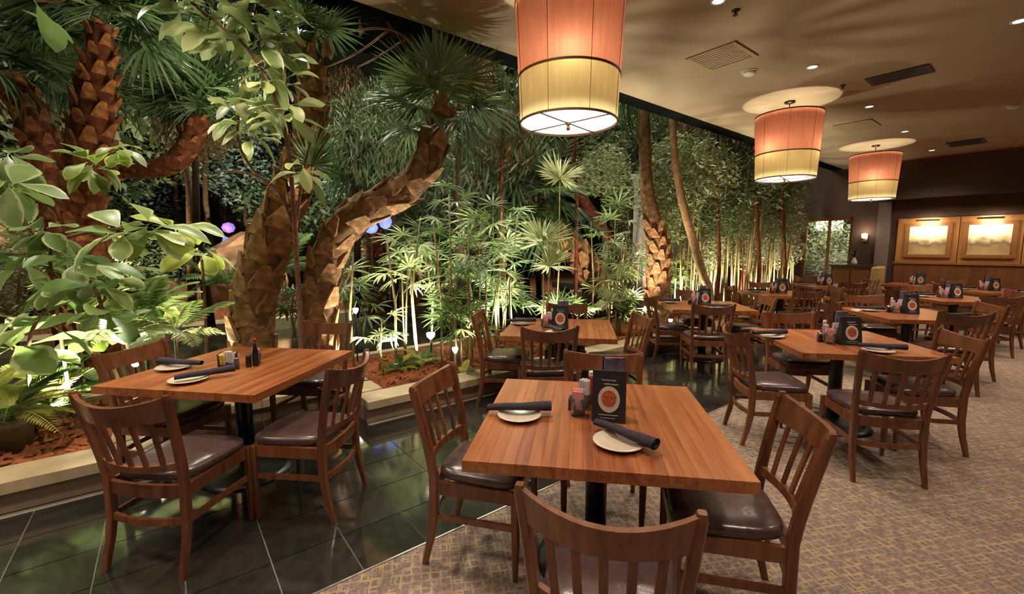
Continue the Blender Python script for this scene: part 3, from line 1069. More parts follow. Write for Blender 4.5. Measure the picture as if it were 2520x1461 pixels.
# ------------------------------------------------------------------ tables
TW = 1.07
TYAW = -0.15
NPL = 21
plank_me = MB()
pwid = TW / NPL
_rg = []
_a, _h = pwid / 2 - 0.00015, 0.046
_c = 0.0007
plank_me.rings([[(-_a, -TW / 2, -_h), (_a, -TW / 2, -_h), (_a, -TW / 2, -_c), (_a - _c, -TW / 2, 0), (-_a + _c, -TW / 2, 0), (-_a, -TW / 2, -_c)],
                [(-_a, TW / 2, -_h), (_a, TW / 2, -_h), (_a, TW / 2, -_c), (_a - _c, TW / 2, 0), (-_a + _c, TW / 2, 0), (-_a, TW / 2, -_c)]])
plank_me = plank_me.mesh('plank', M['table'])
cap_me = MB().box((0, 0, 0.7135 - 0.012), (0.6, 0.6, 0.024)).mesh('cleat', M['black'])
col_me = MB().lathe([(0.052, 0.03), (0.052, 0.60), (0.07, 0.66), (0.17, 0.690)], 20).mesh('column', M['black'], True)
base_b = MB().lathe([(0.29, 0.0), (0.29, 0.012), (0.24, 0.026), (0.10, 0.045), (0.052, 0.07)], 32)
base_me = base_b.mesh('base', M['black'], True)
far_b = MB()
for k in range(NPL):
    far_b.box((-TW / 2 + pwid * (k + .5), 0, -0.023), (pwid - .001, TW, 0.046))
top_far = far_b.mesh('tabletop', M['table_far'])


def table(x, y, label, near=True, yaw=TYAW):
    t = empty('dining_table', (x, y, 0), yaw, label, 'table', 'square butcher-block dining tables')
    if near:
        for k in range(NPL):
            mobj('plank', plank_me, t, (-TW / 2 + pwid * (k + .5), 0, 0.76))
    else:
        mobj('tabletop', top_far, t, (0, 0, 0.76))
    mobj('cleat', cap_me, t)
    mobj('column', col_me, t)
    mobj('base', base_me, t)
    return t


# ---- things on the tables
plate_me = MB().lathe([(0.001, 0.0), (0.06, 0.0), (0.068, 0.006), (0.100, 0.016), (0.106, 0.019), (0.104, 0.022), (0.070, 0.012), (0.055, 0.008), (0.001, 0.007)], 40).mesh('side_plate', M['plate'], True)
nb = MB()
_pts = []
for i in range(10):
    t_ = i / 9
    _pts.append((Vector((-0.155 + 0.31 * t_, 0.004 * math.sin(t_ * 5), 0)), 0.016 + 0.009 * t_ + 0.001 * math.sin(9 * t_)))
rg = []
for p_, r_ in _pts:
    rg.append([(p_.x, p_.y + 1.15 * r_ * math.cos(2 * PI * j / 16), p_.z + r_ + 0.9 * r_ * math.sin(2 * PI * j / 16)) for j in range(16)])
nb.rings(rg, cap=False)
# rolled ends: inner spiral walls
n0 = len(nb.v)
for (p_, r_), sx_ in ((_pts[-1], -1), (_pts[0], 1)):
    n1 = len(nb.v)
    K = 28
    for j in range(K):
        a = 2 * PI * 1.6 * j / K
        rr_ = r_ * (0.95 - 0.65 * j / K)
        nb.v.append((p_.x, 1.15 * rr_ * math.cos(a), r_ + .9 * rr_ * math.sin(a)))
        nb.v.append((p_.x + sx_ * 0.05, 1.15 * rr_ * math.cos(a), r_ + .9 * rr_ * math.sin(a)))
    for j in range(K - 1):
        nb.f.append((n1 + 2 * j, n1 + 2 * j + 1, n1 + 2 * j + 3, n1 + 2 * j + 2))
nap_me = nb.mesh('rolled_napkin', M['napkin'], True)
# napkin flap edge: a thin strip lying along the roll
flap_me = MB().beam([(-0.15, -0.016, 0.012), (0.0, -0.022, 0.016), (0.152, -0.026, 0.020)], 0.004, 0.004).mesh('hem', M['napkin'])


def setting(x, y, z, ang, plab, nlab, shift=(0.02, 0.0), roll_tilt=0.0, yaw2=0.0):
    p = mobj('side_plate', plate_me, None, (x, y, z))
    tag(p, plab, 'plate', 'small side plates on the tables')
    n = mobj('rolled_napkin', nap_me, None, (x + shift[0], y + shift[1], z + 0.021), (0, roll_tilt, R(ang)))
    tag(n, nlab, 'napkin', 'rolled dark napkins on the plates')
    mobj('hem', flap_me, n)


def tent_mesh(w_, h_, d_, m):
    b = MB()
    for s in (-1, 1):
        n = len(b.v)
        th = 0.003
        y0, y1 = s * d_ / 2, s * 0.006
        for (x_, y_, z_) in ((-w_ / 2, y0, 0), (w_ / 2, y0, 0), (w_ / 2, y1, h_), (-w_ / 2, y1, h_), (-w_ / 2, y0 - s * th, 0), (w_ / 2, y0 - s * th, 0), (w_ / 2, y1 - s * th, h_), (-w_ / 2, y1 - s * th, h_)):
            b.v.append((x_, y_, z_))
        for q in ((0, 1, 2, 3), (7, 6, 5, 4), (0, 4, 5, 1), (1, 5, 6, 2), (2, 6, 7, 3), (3, 7, 4, 0)):
            b.f.append(tuple(n + k for k in q))
    b.box((0, 0, 0.002), (w_, d_ - .004, 0.003))
    b.box((0, 0, h_ - .002), (w_, .014, 0.004))
    for x_ in (-w_ / 2 + .002, w_ / 2 - .002):
        n = len(b.v)
        b.v += [(x_, -d_ / 2 + .002, 0), (x_, d_ / 2 - .002, 0), (x_, .003, h_ - .004), (x_, -.003, h_ - .004)]
        b.f.append((n, n + 1, n + 2, n + 3))
    return b.mesh('tent_card', m)


TW_, TH_, TD_ = 0.155, 0.235, 0.10
tent_me = tent_mesh(TW_, TH_, TD_, M['blackcard'])


def oval(rx, rz, zc, off, m, nm, n=28):
    """a flat print lying on the sloping front face of the card"""
    b = MB()
    sl = (TD_ / 2 - .006) / TH_
    ring = []
    for k, o_ in ((0, 0.0), (1, off)):
        for j in range(n):
            a = 2 * PI * j / n
            z_ = zc + rz * math.sin(a)
            ring.append((rx * math.cos(a), -TD_ / 2 + sl * z_ - o_, z_))
    b.v = ring
    b.f = [tuple(range(n, 2 * n))[::-1]] + [(j, (j + 1) % n, n + (j + 1) % n, n + j) for j in range(n)]
    return b.mesh(nm, m)


ov1 = oval(0.050, 0.060, 0.105, 0.0010, M['cream'], 'oval_picture')
ov2 = oval(0.034, 0.038, 0.108, 0.0018, M['burger'], 'sandwich_picture')
lb = MB()
rl = random.Random(12)
slp = (TD_ / 2 - .006) / TH_
for (z_, x0, x1, amp, th) in ((0.192, -0.036, 0.030, 0.006, 0.0022), (0.174, -0.025, 0.042, 0.005, 0.0028), (0.034, -0.045, 0.045, 0.003, 0.002), (0.020, -0.04, 0.03, 0.002, 0.0016)):
    pts = []
    K = 22
    for i in range(K):
        zz = z_ + amp * math.sin(i * 2.1) * rl.uniform(.4, 1)
        pts.append((x0 + (x1 - x0) * i / (K - 1), -TD_ / 2 + slp * zz - 0.001, zz))
    lb.tube(pts, th * .5, 4)
letter_me = lb.mesh('white_lettering', M['white'])

wcard_me = tent_mesh(0.075, 0.165, 0.05, M['white'])
drink_me = MB().box((0, 0, 0.125), (0.10, 0.012, 0.25)).mesh('card', M['purple'])
drinkb_me = MB().box((0, 0, 0.01), (0.11, 0.05, 0.02)).box((0.052, 0, 0.13), (0.006, 0.018, 0.26)).box((-0.052, 0, 0.13), (0.006, 0.018, 0.26)).mesh('holder', M['black'])
glass_me = MB().lathe([(0.027, 0.0), (0.034, 0.075), (0.031, 0.075), (0.025, 0.006)], 20).mesh('tumbler', M['glass'], True)
pk = MB()
rp = random.Random(3)
for k in range(7):
    pk.box((rp.uniform(-.003, .003), -0.018 + .006 * k, 0.062 + rp.uniform(-.004, .008)), (0.040, 0.004, 0.070), rp.uniform(-.2, .2))
packs = {c: pk.mesh('packets', M[c]) for c in ('pink', 'white', 'yellow')}
ket_me = MB().lathe([(0.027, 0), (0.029, 0.01), (0.029, 0.09), (0.014, 0.135), (0.013, 0.15)], 16).mesh('bottle', M['red'], True)
ketc_me = MB().lathe([(0.015, 0.15), (0.015, 0.172), (0.005, 0.176)], 14).mesh('lid', M['white'])
salt_me = MB().lathe([(0.018, 0), (0.016, 0.05), (0.014, 0.062)], 12).mesh('shaker', M['glass'], True)
saltc_me = MB().lathe([(0.0155, 0.062), (0.014, 0.074), (0.004, 0.080)], 12).mesh('lid', flat('chrome', (0.6, 0.6, 0.6), 0.2, 1.0))
pep_me = MB().lathe([(0.018, 0), (0.016, 0.05), (0.014, 0.062)], 12).mesh('shaker', M['black'], True)


def centre(tx, ty, where, sid, ang=-8, full=True, off=(0, 0), z=0.76, red=True, pink='pink'):
    """menu card and condiments in the middle of a table"""
    a = R(ang)
    ca, sa = math.cos(a), math.sin(a)

    def w_(dx, dy):
        return (tx + off[0] + dx * ca - dy * sa, ty + off[1] + dx * sa + dy * ca, z)
    t = empty('menu_card', w_(0.02, -0.02), a + sid * .1, 'black menu card ' + where, 'menu card', 'black tent menu cards')
    mobj('tent_card', tent_me, t)
    mobj('oval_picture', ov1, t)
    mobj('sandwich_picture', ov2, t)
    mobj('white_lettering', letter_me, t)
    d = empty('drink_card', w_(0.035, 0.155), a + .15, 'tall purple drinks card in a black holder ' + where, 'menu card', 'purple drinks cards')
    mobj('card', drink_me, d, (0, 0, 0.012), (R(6), 0, 0))
    mobj('holder', drinkb_me, d)
    wc = empty('white_card', w_(-0.025, 0.075), a + .15, 'small white folded card ' + where, 'card', 'white folded cards')
    mobj('folded_card', wcard_me, wc)
    g = empty('sweetener_glass', w_(-0.125, -0.015), a, 'small glass of %s sweetener packets ' % pink + where, 'glass', 'glasses of sweetener packets')
    mobj('tumbler', glass_me, g, scale=1.25)
    mobj('packets', packs[pink], g, scale=1.25)
    g2 = empty('sugar_glass', w_(-0.105, 0.095), a + 1, 'small glass of white sugar packets ' + where, 'glass', 'glasses of sugar packets')
    mobj('tumbler', glass_me, g2)
    mobj('packets', packs['white'], g2, (0, 0, .02), scale=(1, 1, 1.25))
    k = empty('ketchup_bottle', w_(-0.075, 0.165), a, 'red ketchup bottle with white cap ' + where, 'bottle', 'ketchup bottles')
    mobj('bottle', ket_me, k)
    mobj('lid', ketc_me, k)
    if full:
        s = empty('salt_shaker', w_(-0.15, 0.10), a, 'clear glass salt shaker ' + where, 'shaker', 'salt shakers')
        mobj('shaker', salt_me, s)
        mobj('lid', saltc_me, s)
        s = empty('pepper_shaker', w_(-0.165, 0.055), a, 'dark pepper shaker ' + where, 'shaker', 'pepper shakers')
        mobj('shaker', pep_me, s)
        mobj('lid', saltc_me, s)


# ---- table 1, right in front
T1 = (0.416, 2.050)
table(*T1, 'large butcher-block table in the front middle with two plates and one menu card')
centre(*T1, 'on the front table', 0, -14, off=(0.03, -0.01))
setting(0.440, 1.735, 0.76, -52, 'cream side plate under a diagonal dark napkin on the front table', 'dark rolled napkin lying diagonally on the plate beside the front menu card', (0.03, 0.03))
setting(0.035, 2.03, 0.76, 0, 'cream side plate at the left edge of the front table', 'dark rolled napkin lying level at the left edge of the front table', (0.0, 0.035))
G1 = 'chairs around the front table'
chair(0.332, 1.376, -16.6, 'slat-back chair seen from behind, cut by the bottom edge, at the front table', G1)
chair(-0.128, 2.17, -105, 'slat-back chair at the front table, on the tiled side facing the menu card', G1)
chair(0.905, 1.79, 77, 'slat-back chair at the front table, on the carpet side with a shiny seat', G1)
chair(0.53, 2.46, 170, 'slat-back chair facing the viewer behind the front menu card', G1)
# ---- table 2, beside the planter curb and its added recess
T2 = (-1.87, 2.955)
table(*T2, 'reddish butcher-block table beside the planter under the big twin palm trunks')
t = empty('condiment_holder', (-1.93, 2.92, 0.76), R(20), 'dark holder of yellow and white packets on the planter table', 'holder')
MB().box((0, 0, 0.012), (0.11, 0.075, 0.024)).box((-0.052, 0, .05), (.005, .075, .10)).box((0.052, 0, .05), (.005, .075, .10)).obj('rack', M['black'], t)
for k, c_ in enumerate(('yellow', 'white', 'white')):
    mobj('packets', packs[c_], t, (-0.032 + .032 * k, 0, -0.005 + .012 * (k == 1)), (0, R(-8 + 8 * k), R(80)))
s_ = empty('salt_shaker', (-1.845, 2.87, 0.76), 0, 'clear glass salt shaker on the planter table', 'shaker', 'salt shakers')
mobj('shaker', salt_me, s_)
mobj('lid', saltc_me, s_)
s_ = empty('pepper_shaker', (-1.80, 2.93, 0.76), 0, 'dark pepper shaker on the planter table', 'shaker', 'pepper shakers')
mobj('shaker', pep_me, s_, scale=(1, 1, 1.3))
g2 = empty('sugar_glass', (-1.80, 3.02, 0.76), 0, 'small glass of pink packets on the planter table', 'glass', 'glasses of sweetener packets')
mobj('tumbler', glass_me, g2)
mobj('packets', packs['pink'], g2)
s_ = empty('sauce_bottle', (-1.765, 2.955, 0.76), 0, 'slim dark sauce bottle on the planter table', 'bottle')
MB().lathe([(0.018, 0), (0.02, 0.01), (0.02, 0.10), (0.009, 0.14), (0.009, 0.17)], 14).obj('body', M['black'], s_, True)
MB().lathe([(0.011, 0.17), (0.011, 0.19), (.004, .195)], 12).obj('lid', M['red'], s_)
setting(-1.97, 2.60, 0.76, 38, 'cream side plate near the front edge of the planter table', 'dark rolled napkin slanting over the near plate on the planter table', (0.07, 0.05))
setting(-2.27, 2.88, 0.76, 175, 'cream side plate at the leafy end of the planter table', 'dark rolled napkin on the plate at the leafy end of the planter table', (0.02, 0.03))
G2 = 'chairs around the planter table'
chair(-1.745, 2.215, -7, 'slat-back chair seen from behind at the planter table, feet on black tiles', G2)
chair(-1.26, 2.595, 84, 'slat-back chair sideways at the planter table, back towards the curb and carpet', G2)
chair(-2.29, 2.885, -97, 'slat-back chair half hidden by large leaves at the planter table', G2)
chair(-1.73, 3.66, 174, 'slat-back chair in front of the twin palm trunks', G2)
# ---- table 3, right
T3 = (2.86, 3.775)
table(*T3, 'butcher-block table on the carpet to the right, second row, with one menu card')
centre(*T3, 'on the right-hand carpet table', 0, -6, off=(-0.04, -0.12))
setting(2.36, 3.93, 0.76, 4, 'side plate at the far left corner of the right-hand carpet table', 'dark rolled napkin at the far left corner of the right-hand carpet table', (0.0, .03))
setting(2.86, 3.36, 0.76, -25, 'side plate at the front of the right-hand carpet table', 'dark rolled napkin at the front of the right-hand carpet table', (0.05, .03))
G3 = 'chairs around the right-hand carpet table'
chair(2.56, 3.02, -12, 'slat-back chair seen from behind, standing alone on open carpet at right', G3)
chair(2.13, 3.53, -98, 'slat-back chair seen side-on at the tile edge of the right-hand carpet table', G3)
chair(3.22, 3.42, 78, 'slat-back chair on the open carpet side of the right-hand carpet table', G3)
chair(2.84, 4.24, 172, 'slat-back chair facing the viewer behind the right-hand carpet table', G3)
# ---- table 4, behind the front table
T4 = (0.49, 4.44)
table(*T4, 'butcher-block table by the curb directly behind the front table')
centre(*T4, 'on the table behind the front table', 0, -10, off=(-0.02, -0.06))
setting(0.10, 4.60, 0.76, 2, 'side plate at the far left of the table behind the front one', 'dark rolled napkin at the far left of the table behind the front one', (0, .03))
setting(0.42, 4.08, 0.76, -70, 'side plate nearest on the table behind the front one', 'dark rolled napkin nearest on the table behind the front one', (0, .05))
G4 = 'chairs around the table behind the front table'
chair(-0.06, 4.42, -98, 'slat-back chair with greenish seat beside the curb, left of the second table', G4)
chair(0.30, 3.95, 4, 'slat-back chair seen from behind, directly behind the front table', G4)
chair(1.00, 4.27, 95, 'slat-back chair turned side-on at the potted fern, right of the second table', G4)
chair(0.62, 4.97, 172, 'slat-back chair at the planter side of the second table, mostly hidden', G4)
# ---- table 5
T5 = (2.72, 6.17)
table(*T5, 'butcher-block table on the tiles in front of the scaly lit palm trunk')
centre(*T5, 'on the table by the scaly palm trunk', 0, -6, off=(0, .05))
setting(2.33, 6.42, 0.76, 3, 'side plate on the far side of the table by the scaly palm trunk', 'dark rolled napkin on the far side of the table by the scaly palm trunk', (0, .03))
setting(2.75, 5.80, 0.76, -30, 'side plate on the near side of the table by the scaly palm trunk', 'dark rolled napkin on the near side of the table by the scaly palm trunk', (.04, .03))
G5 = 'chairs around the table by the scaly palm trunk'
chair(2.22, 6.10, -95, 'slat-back chair right under the scaly lit palm trunk', G5)
chair(2.42, 5.44, -6, 'slat-back chair seen from behind on the glossy tiles, middle distance', G5)
chair(3.22, 6.02, 88, 'slat-back chair on the carpet side of the scaly-trunk table', G5)
chair(2.86, 6.76, 172, 'slat-back chair behind the scaly-trunk table, facing the viewer', G5)
# ---- farther tables in the same grid
FAR = [(7.18, 1.18, 'one beyond the right-hand table', True, 'third carpet row'), (8.6, 3.15, 'by the bamboo', False, 'bamboo row'),
       (9.95, 1.10, 'two beyond the right-hand table', False, 'fourth carpet row'), (12.3, 0.85, 'near the end wall', False, 'last carpet row'),
       (11.2, 3.20, 'by the far window', False, 'window row')]
for (u, v, where, near, row) in FAR:
    c = uv(u, v)
    table(c.x, c.y, 'butcher-block table ' + where, near)
    centre(c.x, c.y, 'on the table ' + where, 0, rnd.uniform(-14, 0), full=near, off=(0.0, 0.02))
    a = TYAW
    ca, sa = math.cos(a), math.sin(a)
    for (dx, dy, nm) in ((-0.34, 0.16, 'far'), (0.26, -0.33, 'near')):
        setting(c.x + dx * ca - dy * sa, c.y + dx * sa + dy * ca, 0.76, rnd.uniform(-30, 10), 'side plate on the %s side of the table %s' % (nm, where), 'dark rolled napkin on the %s side of the table %s' % (nm, where), (0.02, .02))
    for (dx, dy, yw, nm) in ((0, -0.60, 0, 'seen from behind at the table'), (-0.60, 0, -90, 'on the garden side of the table'), (0.60, 0, 90, 'on the carpet side of the table'), (0, 0.60, 180, 'facing the viewer at the table')):
        j1, j2 = rnd.uniform(-.05, .05), rnd.uniform(-.03, .03)
        X, Y = dx + (j1 if dx == 0 else j2), dy + (j1 if dy == 0 else j2)
        chair(c.x + X * ca - Y * sa, c.y + X * sa + Y * ca, math.degrees(a) + yw + rnd.uniform(-7, 7), 'chair %s %s' % (nm, where), 'chairs at the farther tables')
# booth against the end wall
c = uv(13.02, 2.02)
table(c.x, c.y, 'butcher-block booth table against the end wall panelling', False, TH)
centre(c.x, c.y, 'on the booth table', 0, -30, full=False)
for (u, v, l) in ((13.45, 2.83, 'tan upholstered booth end below the pilaster'), (13.45, 0.15, 'tan upholstered booth end below the second painting')):
    p = uv(u, v)
    t = empty('booth_divider', (p.x, p.y, 0), TH, l, 'booth', 'tan booth ends at the far wall')
    MB().box((0, 0, 0.06), (0.74, 0.12, 0.12)).obj('plinth', M['wainscot'], t)
    rg = [[(-.37, -.05, .12), (.37, -.05, .12), (.37, .05, .12), (-.37, .05, .12)], [(-.37, -.07, .7), (.37, -.07, .7), (.37, .07, .7), (-.37, .07, .7)],
          [(-.30, -.07, 1.08), (.37, -.07, 1.08), (.37, .07, 1.08), (-.30, .07, 1.08)], [(-.26, -.04, 1.12), (.37, -.04, 1.12), (.37, .04, 1.12), (-.26, .04, 1.12)]]
    MB().rings(rg).obj('back_cushion', M['tan'], t)
t = empty('booth_bench', uv(13.58, -1.4), TH, 'dark wooden booth bench along the end wall', 'bench')
MB().box((0, 0, 0.2), (0.45, 2.7, 0.40)).obj('base', M['wainscot'], t)
MB().box((0, 0, 0.45), (0.48, 2.7, 0.10)).obj('seat', M['vinyl'], t)
MB().box((.19, 0, 0.78), (0.10, 2.7, 0.56)).obj('backrest', M['vinyl'], t)

# sideboard, sconce and vase at the far corner
p = uv(13.62, 3.36)
t = empty('sideboard', (p.x, p.y, 0), TH, 'dark wooden sideboard with paler doors below the wall sconce', 'sideboard')
MB().box((0, 0, 0.56), (0.44, 0.82, 1.06)).obj('body', M['wainscot'], t)
MB().box((-0.01, 0, 1.115), (0.50, 0.88, 0.05)).obj('top', M['blackcard'], t)
for s in (-0.2, 0.2):
    d = MB().box((-0.23, s, 0.56), (0.02, 0.36, 0.92)).obj('door', M['frame'], t)
    MB().lathe([(0.012, 0), (0.012, 0.02)], 10).obj('knob', M['brass'], d, loc=(-0.26, s + (0.13 if s < 0 else -0.13), 0.62), rot=(0, R(90), 0))
p = uv(WALL_U - 0.01, 3.23, 1.80)
t = empty('wall_sconce', p, TH, 'glowing wall sconce above the sideboard', 'sconce')
MB().box((-0.01, 0, 0), (0.02, 0.09, 0.16)).obj('backplate', M['brass'], t)
MB().tube([(-0.02, 0, -.03), (-0.08, 0, -.04), (-0.10, 0, 0)], 0.008, 6).obj('arm', M['brass'], t)
MB().lathe([(0.03, 0.0), (0.055, 0.02), (0.065, 0.09), (0.05, 0.12)], 16).obj('shade', flat('sconce_glass', (1, .9, .75), .5, emit=(1, .82, .58), estr=6), t, True, loc=(-0.10, 0, 0.0))
lamp('POINT', 'sconce_light', uv(WALL_U - 0.18, 3.23, 1.95), 7, (1, .8, .55), 0.06)
p = uv(13.6, 3.35, 1.14)
t = empty('vase', p, 0, 'small white vase of dark leaves on the sideboard', 'vase')
MB().lathe([(0.05, 0), (0.07, 0.05), (0.05, 0.12), (0.03, 0.16), (0.035, 0.18)], 16).obj('body', M['whiteplastic'], t, True)
fb = MB()
rv = random.Random(4)
for k in range(26):
    a, e = rv.uniform(0, 2 * PI), rv.uniform(.3, 1.4)
    d = Vector((math.cos(a) * math.cos(e), math.sin(a) * math.cos(e), math.sin(e))) * rv.uniform(.12, .3)
    n = len(fb.v)
    q = d.cross(Vector((0, 0, 1))).normalized() * .02
    o0 = Vector((0, 0, .17))
    fb.v += [tuple(o0), tuple(o0 + d * .6 + q), tuple(o0 + d), tuple(o0 + d * .6 - q)]
    fb.f.append((n, n + 1, n + 2, n + 3))
fb.obj('leaves', M['fol_dark'], t)

# ------------------------------------------------------------------ plants: leaf meshes
def obovate(L, W, name, m, fold=0.12, curl=0.25, narrow=0.25, n=7):
    """broad leaf, widest beyond the middle, with a midrib fold, along +Y"""
    b = MB()
    b.uv = []
    pet = 0.10 * L
    b.v += [(-0.004, 0, 0), (0.004, 0, 0), (0.004, pet, 0.0), (-0.004, pet, 0.0)]
    b.uv += [(.5, 0)] * 4
    b.f.append((0, 1, 2, 3))
    base = len(b.v)
    for i in range(n + 1):
        t = i / n
        wdt = W / 2 * (math.sin(PI * t ** 1.45) ** 0.75 if 0 < t < 1 else 0.02)
        y = pet + L * t
        z = -curl * L * t * t
        for s in (-1, -.5, 0, .5, 1):
            b.v.append((s * wdt, y - abs(s) * 0.0, z + abs(s) * wdt * fold * 2 - (0.02 * L * math.sin(t * 9) * abs(s))))
            b.uv.append((0.5 + s * 0.5, t))
    for i in range(n):
        for j in range(4):
            a = base + i * 5 + j
            b.f.append((a, a + 1, a + 6, a + 5))
    return b.mesh(name, m, True)


def fan(Rr, n, spread, pl, name, m, droop=0.15, wid=None, split=0.45, pleat=0.02, seed=0, narrow=False):
    """palmate frond: petiole along +Y then blades radiating; hub at (0, pl, 0)"""
    rr = random.Random(seed)
    b = MB()
    pw_ = 0.006 + 0.006 * Rr
    b.v += [(-pw_, 0, 0), (pw_, 0, 0), (0, 0, -pw_ * 1.4), (-pw_ * .6, pl, 0), (pw_ * .6, pl, 0), (0, pl, -pw_)]
    b.f += [(0, 1, 4, 3), (1, 2, 5, 4), (2, 0, 3, 5)]
    da = 2 * spread / (n - 1) if n > 1 else 0
    for k in range(n):
        a = -spread + da * k + rr.uniform(-.05, .05)
        L = Rr * (1 - 0.22 * (abs(a) / spread) ** 2) * rr.uniform(.9, 1.05)
        wm = (math.tan(da / 2) * split * L) if wid is None else wid
        d = Vector((math.sin(a), math.cos(a), 0))
        q = Vector((d.y, -d.x, 0))
        dr = droop * rr.uniform(.6, 1.5)
        st = [(0.02, 0.15), (split * .9, 1.0), (0.75, 0.75), (1.0, 0.06)]
        n0 = len(b.v)
        for (t, wf_) in st:
            c = Vector((0, pl, 0)) + d * (L * t) + Vector((0, 0, -dr * L * t * t))
            w_ = wm * wf_
            zz = Vector((0, 0, pleat * Rr * wf_))
            b.v += [tuple(c - q * w_), tuple(c + zz), tuple(c + q * w_)]
        for i in range(3):
            for j in range(2):
                s0 = n0 + i * 3 + j
                b.f.append((s0, s0 + 1, s0 + 4, s0 + 3))
    return b.mesh(name, m)


def pinnate(L, n, name, m, ll=0.16, wl=0.014, arch=0.35, seed=0):
    """arching feather frond along +Y"""
    rr = random.Random(seed)
    b = MB()
    pts = [Vector((0, L * t * (1 - .12 * t), L * (0.25 * t - arch * 1.4 * t * t))) for t in [i / 8 for i in range(9)]]
    b.tube(pts, [0.006 * (1 - .7 * i / 8) for i in range(9)], 4)
    for k in range(n):
        t = 0.15 + 0.84 * k / n
        i = min(7, int(t * 8))
        p = pts[i].lerp(pts[i + 1], t * 8 - i)
        l = ll * math.sin(PI * min(1, t * .85 + .12)) * rr.uniform(.85, 1.1) + .02
        for s in (-1, 1):
            d = Vector((s * .85, .5, -0.25 + rr.uniform(-.1, .1))).normalized() * l
            q = Vector((0, 1, 0)).cross(d).normalized()
            q = d.cross(Vector((0, 0, 1))).normalized() * wl
            n0 = len(b.v)
            b.v += [tuple(p), tuple(p + d * .45 + q), tuple(p + d + Vector((0, 0, -.15 * l))), tuple(p + d * .45 - q)]
            b.f.append((n0, n0 + 1, n0 + 2, n0 + 3))
    return b.mesh(name, m)


LF = {
    'pale': [obovate(0.27, 0.15, 'leaf', M['lf_pale'], .10, .22), obovate(0.31, 0.155, 'leaf', M['lf_pale'], .16, .35), obovate(0.24, 0.15, 'leaf', M['lf_pale'], .06, .12)],
    'lime': [obovate(0.25, 0.16, 'leaf', M['lf_lime'], .10, .22), obovate(0.22, 0.15, 'leaf', M['lf_lime'], .05, .3)],
    'green': [obovate(0.30, 0.17, 'leaf', M['lf_green'], .12, .3), obovate(0.26, 0.16, 'leaf', M['lf_green'], .08, .2)],
    'branch': [obovate(0.22, 0.085, 'leaf', M['lf_branch'], .12, .25), obovate(0.19, 0.095, 'leaf', M['lf_branch'], .08, .1), obovate(0.20, 0.08, 'leaf', M['lf_pale'], .2, .4)],
    'dead': [obovate(0.20, 0.085, 'leaf', M['fan_dead'], .2, .4)],
}
FAN = {
    'dark': [fan(0.72, 34, 2.3, .45, 'frond', M['fan_dark'], .35, seed=1), fan(0.66, 30, 2.2, .40, 'frond', M['fan_dark'], .55, seed=2)],
    'mid': [fan(0.68, 32, 2.0, .45, 'frond', M['fan_mid'], .22, seed=3), fan(0.62, 28, 2.1, .40, 'frond', M['fan_mid'], .35, seed=4)],
    'teal': [fan(0.42, 22, 1.5, .30, 'frond', M['fan_teal'], .08, split=.7, seed=5)],
    'dead': [fan(0.60, 24, 1.5, .35, 'frond', M['fan_dead'], .75, split=.3, seed=6)],
    'rhapis': [fan(0.30, 9, 1.7, .22, 'leaf', M['fan_mid'], .35, wid=.016, split=.5, seed=7), fan(0.27, 8, 1.6, .20, 'leaf', M['fan_lite'], .45, wid=.016, split=.5, seed=8),
               fan(0.29, 10, 1.9, .20, 'leaf', M['fan_lite'], .25, wid=.015, split=.5, seed=9)],
    'star': [fan(0.34, 5, 0.42, .02, 'leaf', M['star'], .10, wid=.013, split=.4, seed=10)],
}
PIN = [pinnate(0.6, 22, 'frond', M['fan_lite'], .16, .014, .35, 1), pinnate(0.5, 20, 'frond', M['fan_mid'], .13, .014, .45, 2)]
FERN = [pinnate(0.42, 26, 'frond', M['fan_mid'], .085, .012, .55, 3), pinnate(0.36, 24, 'frond', M['lf_lime'], .075, .012, .6, 4)]


def aim(d, roll=0.0):
    d = Vector(d).normalized()
    q = d.to_track_quat('Y', 'Z')
    if roll:
        q = q @ Quaternion((0, 1, 0), roll)
    return q


def sph(az, el):
    return Vector((math.cos(az) * math.cos(el), math.sin(az) * math.cos(el), math.sin(el)))


# ---- palms with old leaf bases on the trunk
def boot_mesh(name, m, w_=0.13, h_=0.15, t_=0.05):
    b = MB()
    b.v = [(-w_ / 2, 0, 0), (w_ / 2, 0, 0), (w_ * .36, t_ * .9, h_ * .55), (-w_ * .36, t_ * .9, h_ * .55), (w_ * .16, t_ * 1.5, h_), (-w_ * .16, t_ * 1.5, h_),
           (-w_ / 2, -0.03, h_ * .2), (w_ / 2, -0.03, h_ * .2), (w_ * .14, t_ * .7, h_ * .98), (-w_ * .14, t_ * .7, h_ * .98), (0, t_ * .75, 0.02)]
    b.f = [(0, 10, 3), (10, 1, 2), (10, 2, 3), (3, 2, 4, 5), (5, 4, 8, 9), (0, 3, 5, 9, 6), (1, 7, 8, 4, 2), (6, 9, 8, 7), (0, 6, 7, 1), (0, 1, 10)]
    return b.mesh(name, m)


BOOT = {'boot': boot_mesh('leaf_base', M['boot']), 'bootred': boot_mesh('leaf_base', M['bootred'])}


